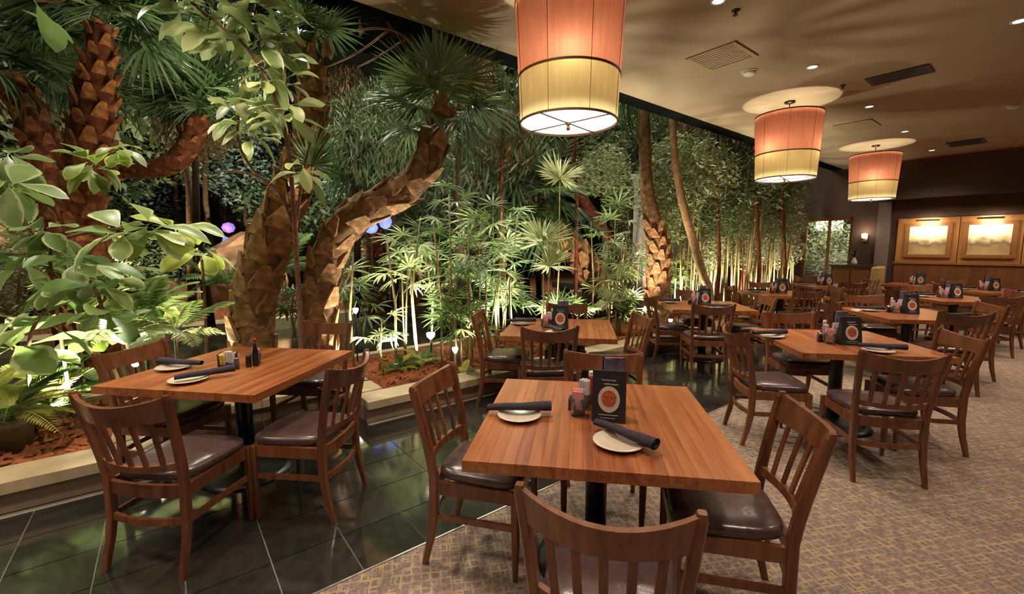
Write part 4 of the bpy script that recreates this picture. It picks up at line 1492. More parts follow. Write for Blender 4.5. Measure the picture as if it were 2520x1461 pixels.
def palm(name, path, label, crown=None, boots=('boot', 0.12, 1.0), trunk_m='trunk', seed=1, group=None, cat='palm', boots2=None):
    """path: list of (Vector, radius); crown: list of (kind, count, elevation range, scale)"""
    rr = random.Random(seed)
    base = path[0][0].copy()
    t = empty(name, base, 0, label, cat, group)
    sp = smooth_path([(p - base, r) for p, r in path], 5)
    tb = MB().tube([p for p, r in sp], [r for p, r in sp], 14, 0.06, rr)
    tr = tb.obj('trunk', M[trunk_m], t, True)
    for boots in [q_ for q_ in (boots, boots2) if q_]:
        kind, step, sc = boots[:3]
        t0, t1 = boots[3:5] if len(boots) > 3 else (0.0, 1.0)
        # walk along the trunk in a spiral
        dist = 0.0
        ang = 0.0
        total = sum((sp[i + 1][0] - sp[i][0]).length for i in range(len(sp) - 1))
        run = 0.0
        nxt = total * t0
        for i in range(len(sp) - 1):
            a, ra = sp[i]
            b_, rb = sp[i + 1]
            L = (b_ - a).length
            dirv = (b_ - a).normalized()
            x = dirv.cross(Vector((0.3, 0.9, 0.2))).normalized()
            y = dirv.cross(x)
            while nxt < run + L and nxt < total * t1:
                f = (nxt - run) / L
                p = a.lerp(b_, f)
                r = ra + (rb - ra) * f
                ang += 2.399
                o_ = x * math.cos(ang) + y * math.sin(ang)
                mt = Matrix((o_.cross(dirv).normalized(), o_, dirv)).transposed()
                ww = sc * (r / 0.15) ** .6 * rr.uniform(.9, 1.1)
                fl = boots[5] if len(boots) > 5 else 0.8
                mobj('leaf_base', BOOT[kind], tr, p + o_ * (r * 0.93), q=mt.to_quaternion(), scale=(ww, ww * fl * rr.uniform(.7, 1.1), ww))
                nxt += step * rr.uniform(.8, 1.2) * (r / 0.15) ** -.3 / 3.2
            run += L
    if crown:
        top = sp[-1][0]
        td = (sp[-1][0] - sp[-3][0]).normalized()
        az = rr.uniform(0, 6)
        for (kind, cnt, e0, e1, s_) in crown:
            for k in range(cnt):
                az += 2.399
                el = R(e0 + (e1 - e0) * (k + rr.random()) / cnt)
                d = sph(az, el)
                mobj('frond', rr.choice(FAN[kind]), t, top - td * rr.uniform(0, .18) + d * 0.03, q=aim(d, rr.uniform(-.5, .5)), scale=s_ * rr.uniform(.85, 1.15))
    return t


def P(*a):
    return [(pt(x, y, Y), r) for (x, y, Y, r) in a]


def foot(path, z=0.15):
    """extend a trunk straight down to the bed"""
    p, r = path[0]
    return [(Vector((p.x, p.y, z)), r * 1.08)] + path


twin1 = foot(P((622, 850, 4.25, .185), (620, 780, 4.25, .185), (635, 690, 4.25, .19), (662, 600, 4.25, .18), (703, 500, 4.2, .155), (742, 400, 4.15, .13), (765, 300, 4.1, .118), (768, 200, 4.05, .098), (752, 105, 4.0, .06)))
palm('palm_tree', twin1, 'tall scaly palm trunk rising straight behind the planter table, left of the twin pair', [('mid', 7, 35, 80, .48)], ('boot', .17, 1.45, 0.0, .60, .42), seed=3, boots2=('boot', .085, .95, .60, 1.0, 1.1))
twin2 = foot(P((787, 840, 4.45, .165), (785, 760, 4.45, .165), (795, 680, 4.45, .165), (815, 610, 4.45, .16), (862, 545, 4.4, .16), (930, 500, 4.4, .155), (1000, 465, 4.4, .145), (1045, 410, 4.35, .13), (1070, 340, 4.3, .125), (1092, 265, 4.3, .11)))
palm('palm_tree', twin2, 'scaly palm trunk bending right at half height, right of the twin pair', [('mid', 12, 0, 80, .62), ('dark', 5, -20, 20, .6)], ('boot', .17, 1.3, 0.0, 1.0, .40), seed=5)
tf = mobj('frond', FAN['teal'][0], None, pt(1083, 268, 3.75), q=aim(Vector((.05, -.15, 1)), 0.0), scale=.85)
tag(tf, 'blue-green fan leaf standing upright above the bent palm trunk', 'palm leaf')
tf.name = 'fan_leaf'
# left group of shaggy palms
palm('palm_tree', foot(P((200, 470, 5.2, .19), (215, 390, 5.2, .19), (228, 310, 5.2, .19), (238, 220, 5.2, .165), (246, 140, 5.2, .12), (248, 60, 5.2, .11))), 'thick palm trunk of large orange scales at upper left',
     [('dark', 14, 0, 70, 1.0), ('mid', 8, -5, 50, .95)], ('bootred', .12, 1.0, 0, 1, .9), 'trunkred', seed=8)
palm('palm_tree', foot(P((150, 520, 5.9, .19), (125, 420, 5.9, .19), (95, 330, 5.9, .18), (58, 250, 5.9, .17), (20, 190, 5.9, .15))), 'dark red scaly palm trunk leaning out at the upper left edge',
     [('dark', 16, 0, 70, 1.1), ('dead', 3, -40, -10, .8)], ('bootred', .13, 1.0, 0, 1, .7), 'trunkred', seed=9)
palm('palm_tree', P((255, 440, 7.2, .12), (310, 418, 7.1, .13), (372, 416, 7.0, .135), (430, 398, 7.0, .15), (468, 350, 7.0, .16), (486, 285, 7.0, .16)), 'hooked red palm trunk curling upwards behind the thick scaly trunk',
     [('mid', 16, 25, 85, 1.0), ('dark', 5, 20, 40, .8)], ('bootred', .13, .75, 0, 1, .6), 'trunkred', seed=10)
palm('palm_tree', foot(P((925, 560, 9.5, .2), (925, 470, 9.5, .2), (922, 400, 9.5, .19), (918, 330, 9.5, .17))), 'distant palm trunk seen between the bent trunk and the blue light',
     [('mid', 14, -20, 60, 1.5), ('dark', 16, -60, 10, 1.4)], ('bootred', .2, 1.2), 'trunkred', seed=12)
palm('palm_tree', foot(P((1612, 770, 7.9, .19), (1618, 700, 7.9, .195), (1622, 620, 7.9, .18), (1606, 540, 7.9, .15), (1592, 470, 7.9, .11), (1588, 380, 7.9, .105), (1584, 290, 7.9, .10), (1580, 200, 7.9, .09))), 'straight palm with scaly lit base and dark upper trunk behind the tiled tables',
     [('mid', 10, -20, 60, .75), ('dark', 10, -60, 10, .75)], ('boot', .11, 1.1, 0.0, 0.42), seed=14)
palm('palm_tree', [(pt(1492, 770, 9.3), .26)] + P((1478, 730, 9.3, .25), (1440, 650, 9.3, .25), (1390, 595, 9.3, .24), (1335, 535, 9.3, .23), (1290, 480, 9.3, .2)), 'leaning palm trunk lit orange from below, between the bright starry leaves',
     [('mid', 12, -30, 60, 1.5), ('dark', 12, -60, 10, 1.5)], ('boot', .16, 1.5), seed=15)
palm('tree', foot(P((1745, 720, 7.7, .075), (1728, 670, 7.7, .072), (1702, 580, 7.65, .07), (1680, 500, 7.6, .066), (1662, 400, 7.6, .062), (1655, 300, 7.6, .058), (1653, 230, 7.6, .05))), 'smooth slender tan trunk right of the scaly lit palm',
     None, None, 'bark', seed=16, cat='tree')
palm('tree', foot(P((1560, 700, 10.5, .13), (1480, 560, 10.5, .14), (1430, 480, 10.5, .13), (1400, 380, 10.5, .12), (1380, 250, 10.5, .11))), 'dark reddish tree trunk behind the pale starry plant',
     None, None, 'trunkred', seed=18, cat='tree')
palm('tree', foot(P((1180, 720, 9.5, .12), (1178, 560, 9.5, .12), (1176, 440, 9.5, .11), (1170, 300, 9.5, .10))), 'dark upright tree trunk behind the cane palms',
     None, None, 'trunkred', seed=19, cat='tree')
palm('tree', foot(P((1830, 620, 10.6, .08), (1822, 480, 10.6, .07), (1815, 340, 10.6, .06))), 'thin red-brown trunk left of the second pendant', None, None, 'trunkred', seed=20, cat='tree')
palm('tree', foot(P((1740, 560, 10.2, .09), (1715, 460, 10.2, .085), (1700, 380, 10.2, .08), (1690, 300, 10.2, .07))), 'thin leaning trunk just right of the slender tan trunk', None, None, 'trunkred', seed=21, cat='tree')


for i_, (x_, y0_, y1_, Y_) in enumerate(((1770, 640, 300, 8.6), (1868, 650, 330, 9.4), (1932, 660, 350, 10.2), (1240, 640, 380, 7.6), (1420, 500, 330, 8.8))):
    palm('tree', foot(P((x_, y0_, Y_, .035), (x_ - 6, (y0_ + y1_) / 2, Y_, .032), (x_ - 4, y1_, Y_, .028), (x_ - 4, y1_ - 90, Y_, .02))), 'thin straight reddish stem, ' + ('just left of the second pendant', 'under the middle of the second pendant', 'under the right side of the second pendant', 'among the cane palms left of the front pendant', 'below the right side of the front pendant')[i_],
         None, None, 'trunkred', seed=40 + i_, cat='tree')


# ---- large leaved shrubs
def shrub(name, stems, tips, label, kinds, seed, per=7, group=None, cat='shrub', leaf_scale=1.0, stem_m='stem', el=(-50, 40)):
    """stems: list of point lists with radii; tips: rosette centres (Vector, scale)"""
    rr = random.Random(seed)
    base = stems[0][0][0].copy()
    t = empty(name, base, 0, label, cat, group)
    for st in stems:
        sp = smooth_path([(p - base, r) for p, r in st], 4)
        MB().tube([p for p, r in sp], [r for p, r in sp], 7).obj('stem', M[stem_m], t, True)
    for (p, s) in tips:
        az = rr.uniform(0, 6)
        for k in range(per):
            az += 2.399
            e = R(rr.uniform(*el))
            d = sph(az, e)
            mobj('leaf', rr.choice(LF[rr.choice(kinds)]), t, p - base + d * 0.015 + Vector((0, 0, rr.uniform(-.05, .04))), q=aim(d, rr.uniform(-.5, .5)), scale=s * leaf_scale * rr.uniform(.8, 1.2))
    return t


g = lambda x, y, Y, r=.012: (pt(x, y, Y), r)


def gnd(x, Y, r=.016, z=.16):
    q = pt(x, 900, Y)
    return (Vector((q.x, q.y, z)), r)


shrub('broadleaf_shrub', [[gnd(165, 3.5), g(140, 760, 3.5), g(125, 620, 3.5), g(180, 580, 3.4), g(310, 560, 3.3)], [g(125, 620, 3.5), g(70, 560, 3.5), g(20, 470, 3.4)], [g(130, 700, 3.5), g(220, 690, 3.4), g(255, 770, 3.3)]],
      [(pt(305, 575, 3.3), 1.1), (pt(110, 560, 3.4), 1.0), (pt(25, 455, 3.4), 1.1), (pt(250, 770, 3.3), .9), (pt(190, 640, 3.4), 1.0), (pt(60, 640, 3.5), 1.0), (pt(240, 690, 3.3), 1.0), (pt(130, 700, 3.3), .9), (pt(370, 560, 3.3), 1.0)],
      'large variegated broadleaf shrub filling the left edge', ['pale', 'pale', 'green'], 21, 8)
shrub('broadleaf_shrub', [[gnd(505, 4.0), g(505, 760, 3.9), g(495, 620, 3.8)]], [(pt(495, 610, 3.75), 1.0), (pt(430, 560, 3.6), 1.05)],
      'lime yellow broadleaf plant left of the twin palms', ['lime', 'lime', 'pale'], 22, 6)
shrub('broadleaf_shrub', [[gnd(60, 3.25), g(70, 850, 3.25), g(110, 760, 3.2)]], [(pt(100, 780, 3.2), 1.6), (pt(30, 850, 3.2), 1.4)], 'low plant with very large dull green leaves at the left edge', ['pale', 'green', 'pale'], 23, 7, el=(-40, 30))
shrub('broadleaf_shrub', [[gnd(330, 3.9), g(320, 880, 3.9), g(300, 800, 3.8)]], [(pt(300, 800, 3.7), .9), (pt(380, 760, 3.8), .9), (pt(220, 840, 3.7), .9), (pt(170, 900, 3.7), .9), (pt(120, 930, 3.6), .8), (pt(260, 720, 3.8), .9)], 'bright low leafy plant behind the half hidden chair', ['lime', 'green'], 24, 8)
shrub('broadleaf_shrub', [[gnd(40, 4.8), g(60, 600, 4.7), g(200, 420, 4.5), g(240, 400, 4.4)], [g(60, 600, 4.7), g(20, 450, 4.5), g(-40, 380, 4.4)]],
      [(pt(235, 410, 4.3), 1.0), (pt(290, 365, 4.3), .8), (pt(20, 380, 4.1), 1.3), (pt(-30, 420, 4.0), 1.3), (pt(220, 400, 4.3), .9)], 'variegated shrub in front of the thick orange-scaled trunk', ['pale', 'lime'], 25, 7)
# overhanging leafy branches in the middle
b0 = [gnd(742, 3.75, .022), g(738, 760, 3.75, .02), g(730, 640, 3.7, .02), g(722, 500, 3.6, .018), g(705, 340, 3.5, .016), g(665, 210, 3.4, .014), g(610, 120, 3.35, .012), g(545, 65, 3.3, .01), g(470, 5, 3.3, .008)]
b1 = [g(735, 600, 3.7, .016), g(700, 495, 3.6, .014), g(655, 445, 3.5, .012), g(600, 425, 3.45, .009), g(535, 420, 3.4, .006)]
b2 = [g(690, 480, 3.6, .012), g(625, 420, 3.5, .011), g(588, 350, 3.4, .009), g(590, 260, 3.4, .008), g(600, 190, 3.4, .006)]
b3 = [g(728, 560, 3.7, .014), g(745, 430, 3.7, .012), g(770, 330, 3.7, .008)]
tips = [(445, 20, .95), (530, 60, 1), (560, 90, 1), (600, 40, .9), (640, 110, 1), (690, 60, .9), (660, 185, .9), (700, 200, .9), (595, 245, 1), (600, 300, .9), (580, 270, .9), (640, 270, .8), (690, 290, .9), (625, 330, .7), (690, 140, .8), (710, 260, .8), (745, 415, .9), (665, 20, 1), (620, 10, .9), (520, 20, .9)]
shrub('leafy_tree', [b0, b1, b2, b3], [(pt(x, y, 3.45 + .12 * (k % 3 - 1)), s) for k, (x, y, s) in enumerate(tips)], 'slender leafy tree with pale green leaves arching across the upper left', ['branch'], 31, 7, None, 'tree', 1.3)
shrub('broadleaf_branch', [[(Vector((-3.0, 3.0, 4.6)), .012), g(180, -60, 3.0, .01), g(90, 0, 3.0, .01)]], [(pt(80, -10, 3.0), 1.1), (pt(5, 10, 3.1), 1.2)], 'dark leafy branch hanging in at the top left corner', ['green'], 33, 4, None, 'branch')
# bare twigs with dry leaves near the ceiling edge
tw = [g(1085, 270, 4.2, .014), g(1030, 130, 4.2, .013), g(960, 72, 4.2, .011), (pt(860, 78, 4.2), .008)]
shrub('bare_branch', [tw, [g(960, 72, 4.2, .010), g(880, 130, 4.2, .008), g(805, 165, 4.2, .006)], [g(965, 72, 4.2, .009), g(930, 20, 4.2, .007)], [g(1000, 95, 4.2, .009), g(930, 140, 4.2, .008), g(880, 165, 4.2, .006)]],
      [(pt(800, 75, 4.2), .9), (pt(885, 40, 4.3), .7), (pt(1000, 105, 4.3), .8), (pt(1010, 170, 4.3), .7)], 'bare reddish branch with a few dry brown leaves below the ceiling edge', ['dead'], 35, 2, None, 'branch', 1.0, 'twig', el=(-90, -60))


# ---- cane palms (fan leaves on thin canes)
def cane_palm(x, ytop, Y, label, seed, canes=3, fans=6, s=1.0, kinds=(0, 1, 2), spreadx=.18, star=False):
    rr = random.Random(seed)
    tp = pt(x, ytop, Y)
    base = Vector((tp.x, tp.y, 0.15))
    t = empty('cane_palm' if not star else 'dragon_plant', base, 0, label, 'plant', 'cane palms in the planting')
    H = tp.z - base.z
    for c in range(canes):
        o_ = Vector((rr.uniform(-spreadx, spreadx), rr.uniform(-spreadx, spreadx), 0)) if canes > 1 else Vector((0, 0, 0))
        h = H * (1.0 if c == 0 else rr.uniform(.6, 1.0))
        lean = Vector((rr.uniform(-.12, .12), rr.uniform(-.12, .12), 0))
        pts = [o_ * .6, o_ * .8 + lean * .4 + Vector((0, 0, h * .5)), o_ + lean + Vector((0, 0, h))]
        if c == 0:
            pts = [Vector((rr.uniform(-.08, .08), 0, 0)), Vector((rr.uniform(-.03, .03), 0, h * .5)), Vector((0, 0, h))]
        MB().tube(pts, [0.013, 0.011, 0.008], 6).obj('cane', M['cane'], t, True)
        az = rr.uniform(0, 6)
        if star:
            for k in range(15):
                az += 2.399
                d = sph(az, R(rr.uniform(-25, 75)))
                mobj('leaf', FAN['star'][0], t, pts[2], q=aim(d, rr.uniform(-1, 1)), scale=s * rr.uniform(.9, 1.15))
        else:
            for k in range(fans):
                az += 2.399
                d = sph(az, R(rr.uniform(-20, 60)))
                mobj('leaf', FAN['rhapis'][rr.choice(kinds)], t, pts[2] - Vector((0, 0, rr.uniform(0, .35) * min(1, h))), q=aim(d, rr.uniform(-.6, .6)), scale=s * rr.uniform(.8, 1.15))
    return t


CP = [
    (1010, 590, 5.4, 'cane palm with a pale crown right of the bent trunk', 3, 6, 1.0, (1, 2)), (1105, 655, 5.2, 'low bushy cane palm in front of the uplight', 4, 6, .95, (0, 1)), (1180, 590, 5.5, 'tall cane palm left of the second table', 4, 6, 1.1, (0, 1, 2)),
    (940, 785, 4.9, 'small bright cane palm sprout near the curb', 2, 4, .7, (1, 1)), (1150, 720, 5.1, 'cane palm with many stems beside the curb', 4, 5, .85, (0, 1)), (1238, 680, 6.2, 'cane palm behind the second table', 3, 6, 1.0, (0, 0, 1)),
    (1235, 520, 6.4, 'tall dark cane palm in the middle of the planting', 3, 7, 1.2, (0, 0, 2)), (1105, 470, 5.0, 'cane palm head against the bent trunk', 1, 6, .9, (0, 2)), (1515, 530, 7.3, 'spreading cane palm left of the scaly lit palm', 3, 7, 1.1, (0, 2, 0)),
    (1530, 610, 7.0, 'pale drooping cane palm beside the scaly lit palm', 2, 6, .9, (1, 2)), (1520, 680, 6.8, 'low light cane palm at the white grey pillar', 3, 6, .9, (1, 2)), (1060, 560, 7.8, 'cane palm in shadow behind the bent trunk', 3, 7, 1.4, (0, 0)), (1680, 640, 8.9, 'low green cane palm right of the scaly lit palm', 3, 7, 1.1, (0, 1)), (850, 690, 6.4, 'cane palm low behind the bent trunk', 3, 6, 1.1, (0, 1)), (720, 720, 6.8, 'green cane palm between the twin trunks', 3, 6, 1.0, (0, 0)),
]
for i, (x, y, Y, l, c_, f_, s_, k_) in enumerate(CP):
    cane_palm(x, y, Y, l, 100 + i, c_, f_, s_, k_)
SP = [(1378, 440, 6.2, 'bright starry dragon plant highest below the front pendant', 1.0), (1335, 598, 5.7, 'bright starry dragon plant, upper of the two over the second menu card', 1.05), (1352, 655, 5.65, 'bright starry dragon plant, lower of the two over the second menu card', .9),
      (1500, 745, 6.6, 'small pale starry plant in the bed beside the pillar', .7)]
for i, (x, y, Y, l, s_) in enumerate(SP):
    cane_palm(x, y, Y, l, 160 + i, 1, 0, s_ * 1.12, star=True)
# bare thin canes standing in the bed, from left to right
rb = random.Random(77)
ORD = ['first', 'second', 'third', 'fourth', 'fifth', 'sixth', 'seventh', 'eighth', 'ninth', 'tenth', 'eleventh', 'last']
for k, x in enumerate((872, 975, 1028, 1062, 1088, 1122, 1146, 1168, 1222, 1262, 1455, 1520)):
    vt = rb.uniform(4.35, 5.25)
    Y = vt / vroom(pt(x, 800, 1.0))
    b_ = gnd(x, Y)[0]
    t = empty('young_bamboo', b_, 0, 'bare pale bamboo stem standing in the mulch, %s from the left' % ORD[k], 'bamboo', 'bare bamboo stems in the bed')
    hgt = rb.uniform(1.0, 1.9)
    MB().tube([(0, 0, 0), (rb.uniform(-.05, .05), 0, hgt * .5), (rb.uniform(-.1, .1), rb.uniform(-.1, .1), hgt)], [0.017, .015, .009], 6).obj('cane', M['cane'], t, True)
    MB().tube([(0, 0, hgt * .5), (.05, .02, hgt * .62)], [.005, .003], 5).obj('twig', M['cane'], t, True)


# ---- ferns, arching low palms, pot
def tuft(name, loc, label, meshes, n, s, seed, el=(10, 70), cat='fern', group=None, stemh=0.0):
    rr = random.Random(seed)
    t = empty(name, loc, 0, label, cat, group)
    if stemh:
        MB().tube([(0, 0, -stemh), (0, 0, 0)], .012, 6).obj('stem', M['cane'], t)
    az = 0
    for k in range(n):
        az += 2.399
        d = sph(az, R(rr.uniform(*el)))
        mobj('frond', rr.choice(meshes), t, d * .02, q=aim(d, rr.uniform(-.3, .3)), scale=s * rr.uniform(.8, 1.15))
    return t


def bp_(x, Y, z=.17):
    q = pt(x, 900, Y)
    return Vector((q.x, q.y, z))


tuft('fern', bp_(15, 2.95, .40), 'feathery green fern in a dull pot at the bottom left of the bed', FERN, 22, .95, 1)
po = empty('plant_pot', bp_(15, 2.95, .155), 0, 'dull green plant pot at the left edge of the bed', 'pot')
MB().lathe([(.08, 0), (.10, .18), (.115, .19), (.115, .23), (.10, .23), (.095, .20)], 24).obj('body', M['pot'], po, True)
MB().lathe([(.095, .195), (.01, .20)], 24).obj('soil', M['mulch'], po)
tuft('fern', bp_(-60, 3.3, .3), 'fern low at the very left edge', FERN, 18, 1.2, 2)
tuft('fern', bp_(110, 3.4, .3), 'small fern behind the pot', FERN, 16, .9, 3)
tuft('arching_palm', pt(350, 780, 3.9), 'bright arching feather-leaved palm behind the half hidden chair', [PIN[0]], 14, .95, 4, (-5, 60), 'plant', None, .6)
tuft('arching_palm', pt(430, 820, 3.7), 'bright feathery fronds reaching over the planter table', [PIN[0]], 10, .8, 5, (-10, 50), 'plant', None, .5)
tuft('arching_palm', pt(180, 700, 4.3), 'feather-leaved palm behind the broadleaf shrub', PIN, 14, 1.2, 6, (0, 70), 'plant', None, 1.0)
tuft('fern', bp_(985, 4.9), 'small green fern in the mulch beside the curb', FERN, 14, .6, 7)
tuft('fern', bp_(1140, 4.7), 'tiny dark fern at the foot of the canes', FERN, 12, .5, 8)
tuft('fern', bp_(1530, 6.9, .5), 'round bushy fern behind the side-on chair', [FERN[0]], 30, .8, 9, (-10, 80))
tuft('fern', bp_(1040, 5.2), 'loose green fern beside the uplight', FERN, 16, .7, 10)
tuft('arching_palm', pt(700, 660, 6.6), 'green feather palm between the twin trunks', [PIN[1]], 16, 1.3, 11, (0, 70), 'plant', None, .8)
tuft('arching_palm', pt(560, 700, 7.5), 'feather palm left of the twin trunks', PIN, 16, 1.3, 12, (0, 70), 'plant', None, .9)

for i_, (u_, v_, z_, l_) in enumerate(((4.2, 4.3, .62, 'low fan-leaved seedling at the curb behind the second table'), (2.65, 4.3, .70, 'low fan-leaved seedling at the curb left of the second table'), (5.8, 4.3, .6, 'low fan-leaved seedling beside the scaly palm foot'))):
    tuft('fan_seedling', uv(u_, v_, z_), l_, FAN['rhapis'], 7, 1.0, 60 + i_, (5, 75), 'plant', None, z_ - .16)
tuft('fan_seedling', uv(4.42, 4.13, .62), 'small fan-leaved seedling leaning over the curb stone', FAN['rhapis'], 6, .8, 71, (25, 80), 'plant', None, .46)
sh = mobj('frond', FAN['mid'][0], None, uv(1.05, 4.25, 2.05), q=aim(uv(.1, -.2, 1)), scale=.55)
sh.name = 'fan_leaf'
tag(sh, 'dark fan leaf just above the bent palm shaft', 'palm leaf')
# ---- uplight fixtures standing in the bed
for (x, y, Y, l) in ((1060, 828, 5.35, 'glaring white garden uplight in the middle of the bed'), (1120, 862, 4.95, 'slim white lit garden bollard near the curb'), (333, 893, 3.55, 'glaring garden uplight behind the half hidden chair'),
                     (358, 828, 3.9, 'small bright garden light among the left leaves'), (875, 765, 5.3, 'small white garden light on a thin stake'), (1650, 790, 7.4, 'small bright uplight at the foot of the scaly palm')):
    p = pt(x, y, Y)
    t = empty('garden_light', (p.x, p.y, .16), 0, l, 'garden light', 'uplights in the planting')
    h = p.z - .16
    MB().tube([(0, 0, 0), (0, 0, max(.05, h - .03))], .010, 6).obj('stake', M['black'] if x != 1120 else M['white'], t)
    MB().lathe([(.012, -.03), (.045, .0), (.055, .04), (.045, .05)] if x in (1060, 333) else [(.012, -.03), (.03, .0), (.036, .03), (.03, .035)], 14, (0, 0, h)).obj('lens', M['glowsoft'], t, True)


# ---- joined background foliage
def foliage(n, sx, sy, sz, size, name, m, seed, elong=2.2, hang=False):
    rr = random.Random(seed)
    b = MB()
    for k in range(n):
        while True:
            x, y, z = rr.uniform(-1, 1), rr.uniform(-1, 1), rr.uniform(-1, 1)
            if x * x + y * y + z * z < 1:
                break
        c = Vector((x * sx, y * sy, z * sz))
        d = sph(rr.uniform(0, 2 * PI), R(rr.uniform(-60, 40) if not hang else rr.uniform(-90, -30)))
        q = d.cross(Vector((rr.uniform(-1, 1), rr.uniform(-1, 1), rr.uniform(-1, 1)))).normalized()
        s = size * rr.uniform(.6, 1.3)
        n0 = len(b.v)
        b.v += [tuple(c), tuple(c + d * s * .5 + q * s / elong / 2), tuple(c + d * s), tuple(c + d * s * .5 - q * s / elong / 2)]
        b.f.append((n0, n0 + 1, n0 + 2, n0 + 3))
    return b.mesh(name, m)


FO = {
    'brown': foliage(1500, 1.3, 1.1, 1.2, .30, 'foliage', M['fan_dead'], 9, 6.0, True),
    'dark': foliage(2600, 1.7, 1.4, 1.3, .22, 'foliage', M['fol_dark'], 1), 'dark2': foliage(3600, 1.7, 1.4, 1.3, .24, 'foliage', M['fol_deep'], 2, 7.0, True),
    'blue': foliage(2400, 1.6, 1.3, 1.3, .17, 'foliage', M['fol_blue'], 3), 'mid': foliage(2400, 1.5, 1.2, 1.2, .20, 'foliage', M['fol_mid'], 4, 3.5),
    'lite': foliage(1900, 1.3, 1.0, 1.0, .17, 'foliage', M['fol_lite'], 5, 3.5), 'fine': foliage(3200, 1.2, .8, .9, .13, 'foliage', M['fol_mid'], 6, 5.0),
}


def bush(kind, p, s, label, trunk=True, name='tree', cat='tree', group='trees in the garden hall', trunk_m='stemdark'):
    t = empty(name, (p.x, p.y, .18), rnd.uniform(0, 6), label, cat, group)
    f = mobj('foliage', FO[kind], t, (0, 0, p.z - .18), scale=s)
    f['kind'] = 'stuff'
    if trunk:
        MB().tube([(0, 0, 0), (.1, .05, (p.z - .18) * .5), (0, 0, p.z - .18)], [.08, .06, .04], 8).obj('trunk', M[trunk_m], t, True)


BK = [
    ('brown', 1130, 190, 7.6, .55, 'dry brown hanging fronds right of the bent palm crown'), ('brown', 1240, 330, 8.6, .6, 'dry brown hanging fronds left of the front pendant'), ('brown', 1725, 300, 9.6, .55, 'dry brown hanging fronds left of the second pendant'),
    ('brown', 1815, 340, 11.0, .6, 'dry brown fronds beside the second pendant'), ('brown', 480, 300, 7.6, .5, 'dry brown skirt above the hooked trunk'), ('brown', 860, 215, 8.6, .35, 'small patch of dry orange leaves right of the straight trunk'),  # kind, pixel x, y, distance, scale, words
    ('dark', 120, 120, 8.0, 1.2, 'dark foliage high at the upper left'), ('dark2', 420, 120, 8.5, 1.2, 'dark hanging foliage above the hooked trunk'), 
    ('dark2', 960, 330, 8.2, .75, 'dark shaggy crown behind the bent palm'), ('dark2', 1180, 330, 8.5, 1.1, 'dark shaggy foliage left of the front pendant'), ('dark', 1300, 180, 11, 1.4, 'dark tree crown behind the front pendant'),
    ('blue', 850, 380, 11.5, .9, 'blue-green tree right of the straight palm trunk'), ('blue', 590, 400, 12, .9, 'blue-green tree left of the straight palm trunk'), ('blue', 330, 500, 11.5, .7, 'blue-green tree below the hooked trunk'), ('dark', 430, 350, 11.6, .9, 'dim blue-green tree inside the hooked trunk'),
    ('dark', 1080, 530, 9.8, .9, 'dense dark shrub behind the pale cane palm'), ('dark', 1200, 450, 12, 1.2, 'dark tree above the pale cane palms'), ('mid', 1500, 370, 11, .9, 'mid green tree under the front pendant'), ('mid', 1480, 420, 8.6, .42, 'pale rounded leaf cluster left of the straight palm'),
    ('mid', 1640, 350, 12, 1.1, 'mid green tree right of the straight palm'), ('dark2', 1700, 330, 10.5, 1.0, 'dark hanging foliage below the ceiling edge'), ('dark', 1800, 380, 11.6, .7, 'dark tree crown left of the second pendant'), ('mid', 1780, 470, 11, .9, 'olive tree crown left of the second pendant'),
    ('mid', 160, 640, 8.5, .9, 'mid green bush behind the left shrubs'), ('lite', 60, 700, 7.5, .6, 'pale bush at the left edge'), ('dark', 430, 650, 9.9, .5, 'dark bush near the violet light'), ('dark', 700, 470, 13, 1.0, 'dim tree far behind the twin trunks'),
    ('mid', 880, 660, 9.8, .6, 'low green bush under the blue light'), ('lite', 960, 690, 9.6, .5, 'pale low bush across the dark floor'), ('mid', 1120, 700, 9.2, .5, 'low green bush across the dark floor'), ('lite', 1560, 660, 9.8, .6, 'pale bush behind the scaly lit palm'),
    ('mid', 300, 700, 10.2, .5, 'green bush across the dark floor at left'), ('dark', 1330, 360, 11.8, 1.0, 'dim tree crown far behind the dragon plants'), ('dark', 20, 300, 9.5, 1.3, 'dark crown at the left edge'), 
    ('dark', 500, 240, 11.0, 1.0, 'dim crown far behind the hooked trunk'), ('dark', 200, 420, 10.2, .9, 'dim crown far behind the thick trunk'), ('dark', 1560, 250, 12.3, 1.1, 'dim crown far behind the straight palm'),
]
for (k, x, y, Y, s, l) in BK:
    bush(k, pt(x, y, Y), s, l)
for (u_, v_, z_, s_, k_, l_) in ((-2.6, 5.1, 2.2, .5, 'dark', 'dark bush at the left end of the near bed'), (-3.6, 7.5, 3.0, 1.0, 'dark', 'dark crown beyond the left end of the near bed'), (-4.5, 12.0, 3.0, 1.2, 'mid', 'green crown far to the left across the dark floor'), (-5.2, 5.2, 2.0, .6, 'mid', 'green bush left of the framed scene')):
    bush(k_, uv(u_, v_, z_), s_, l_)


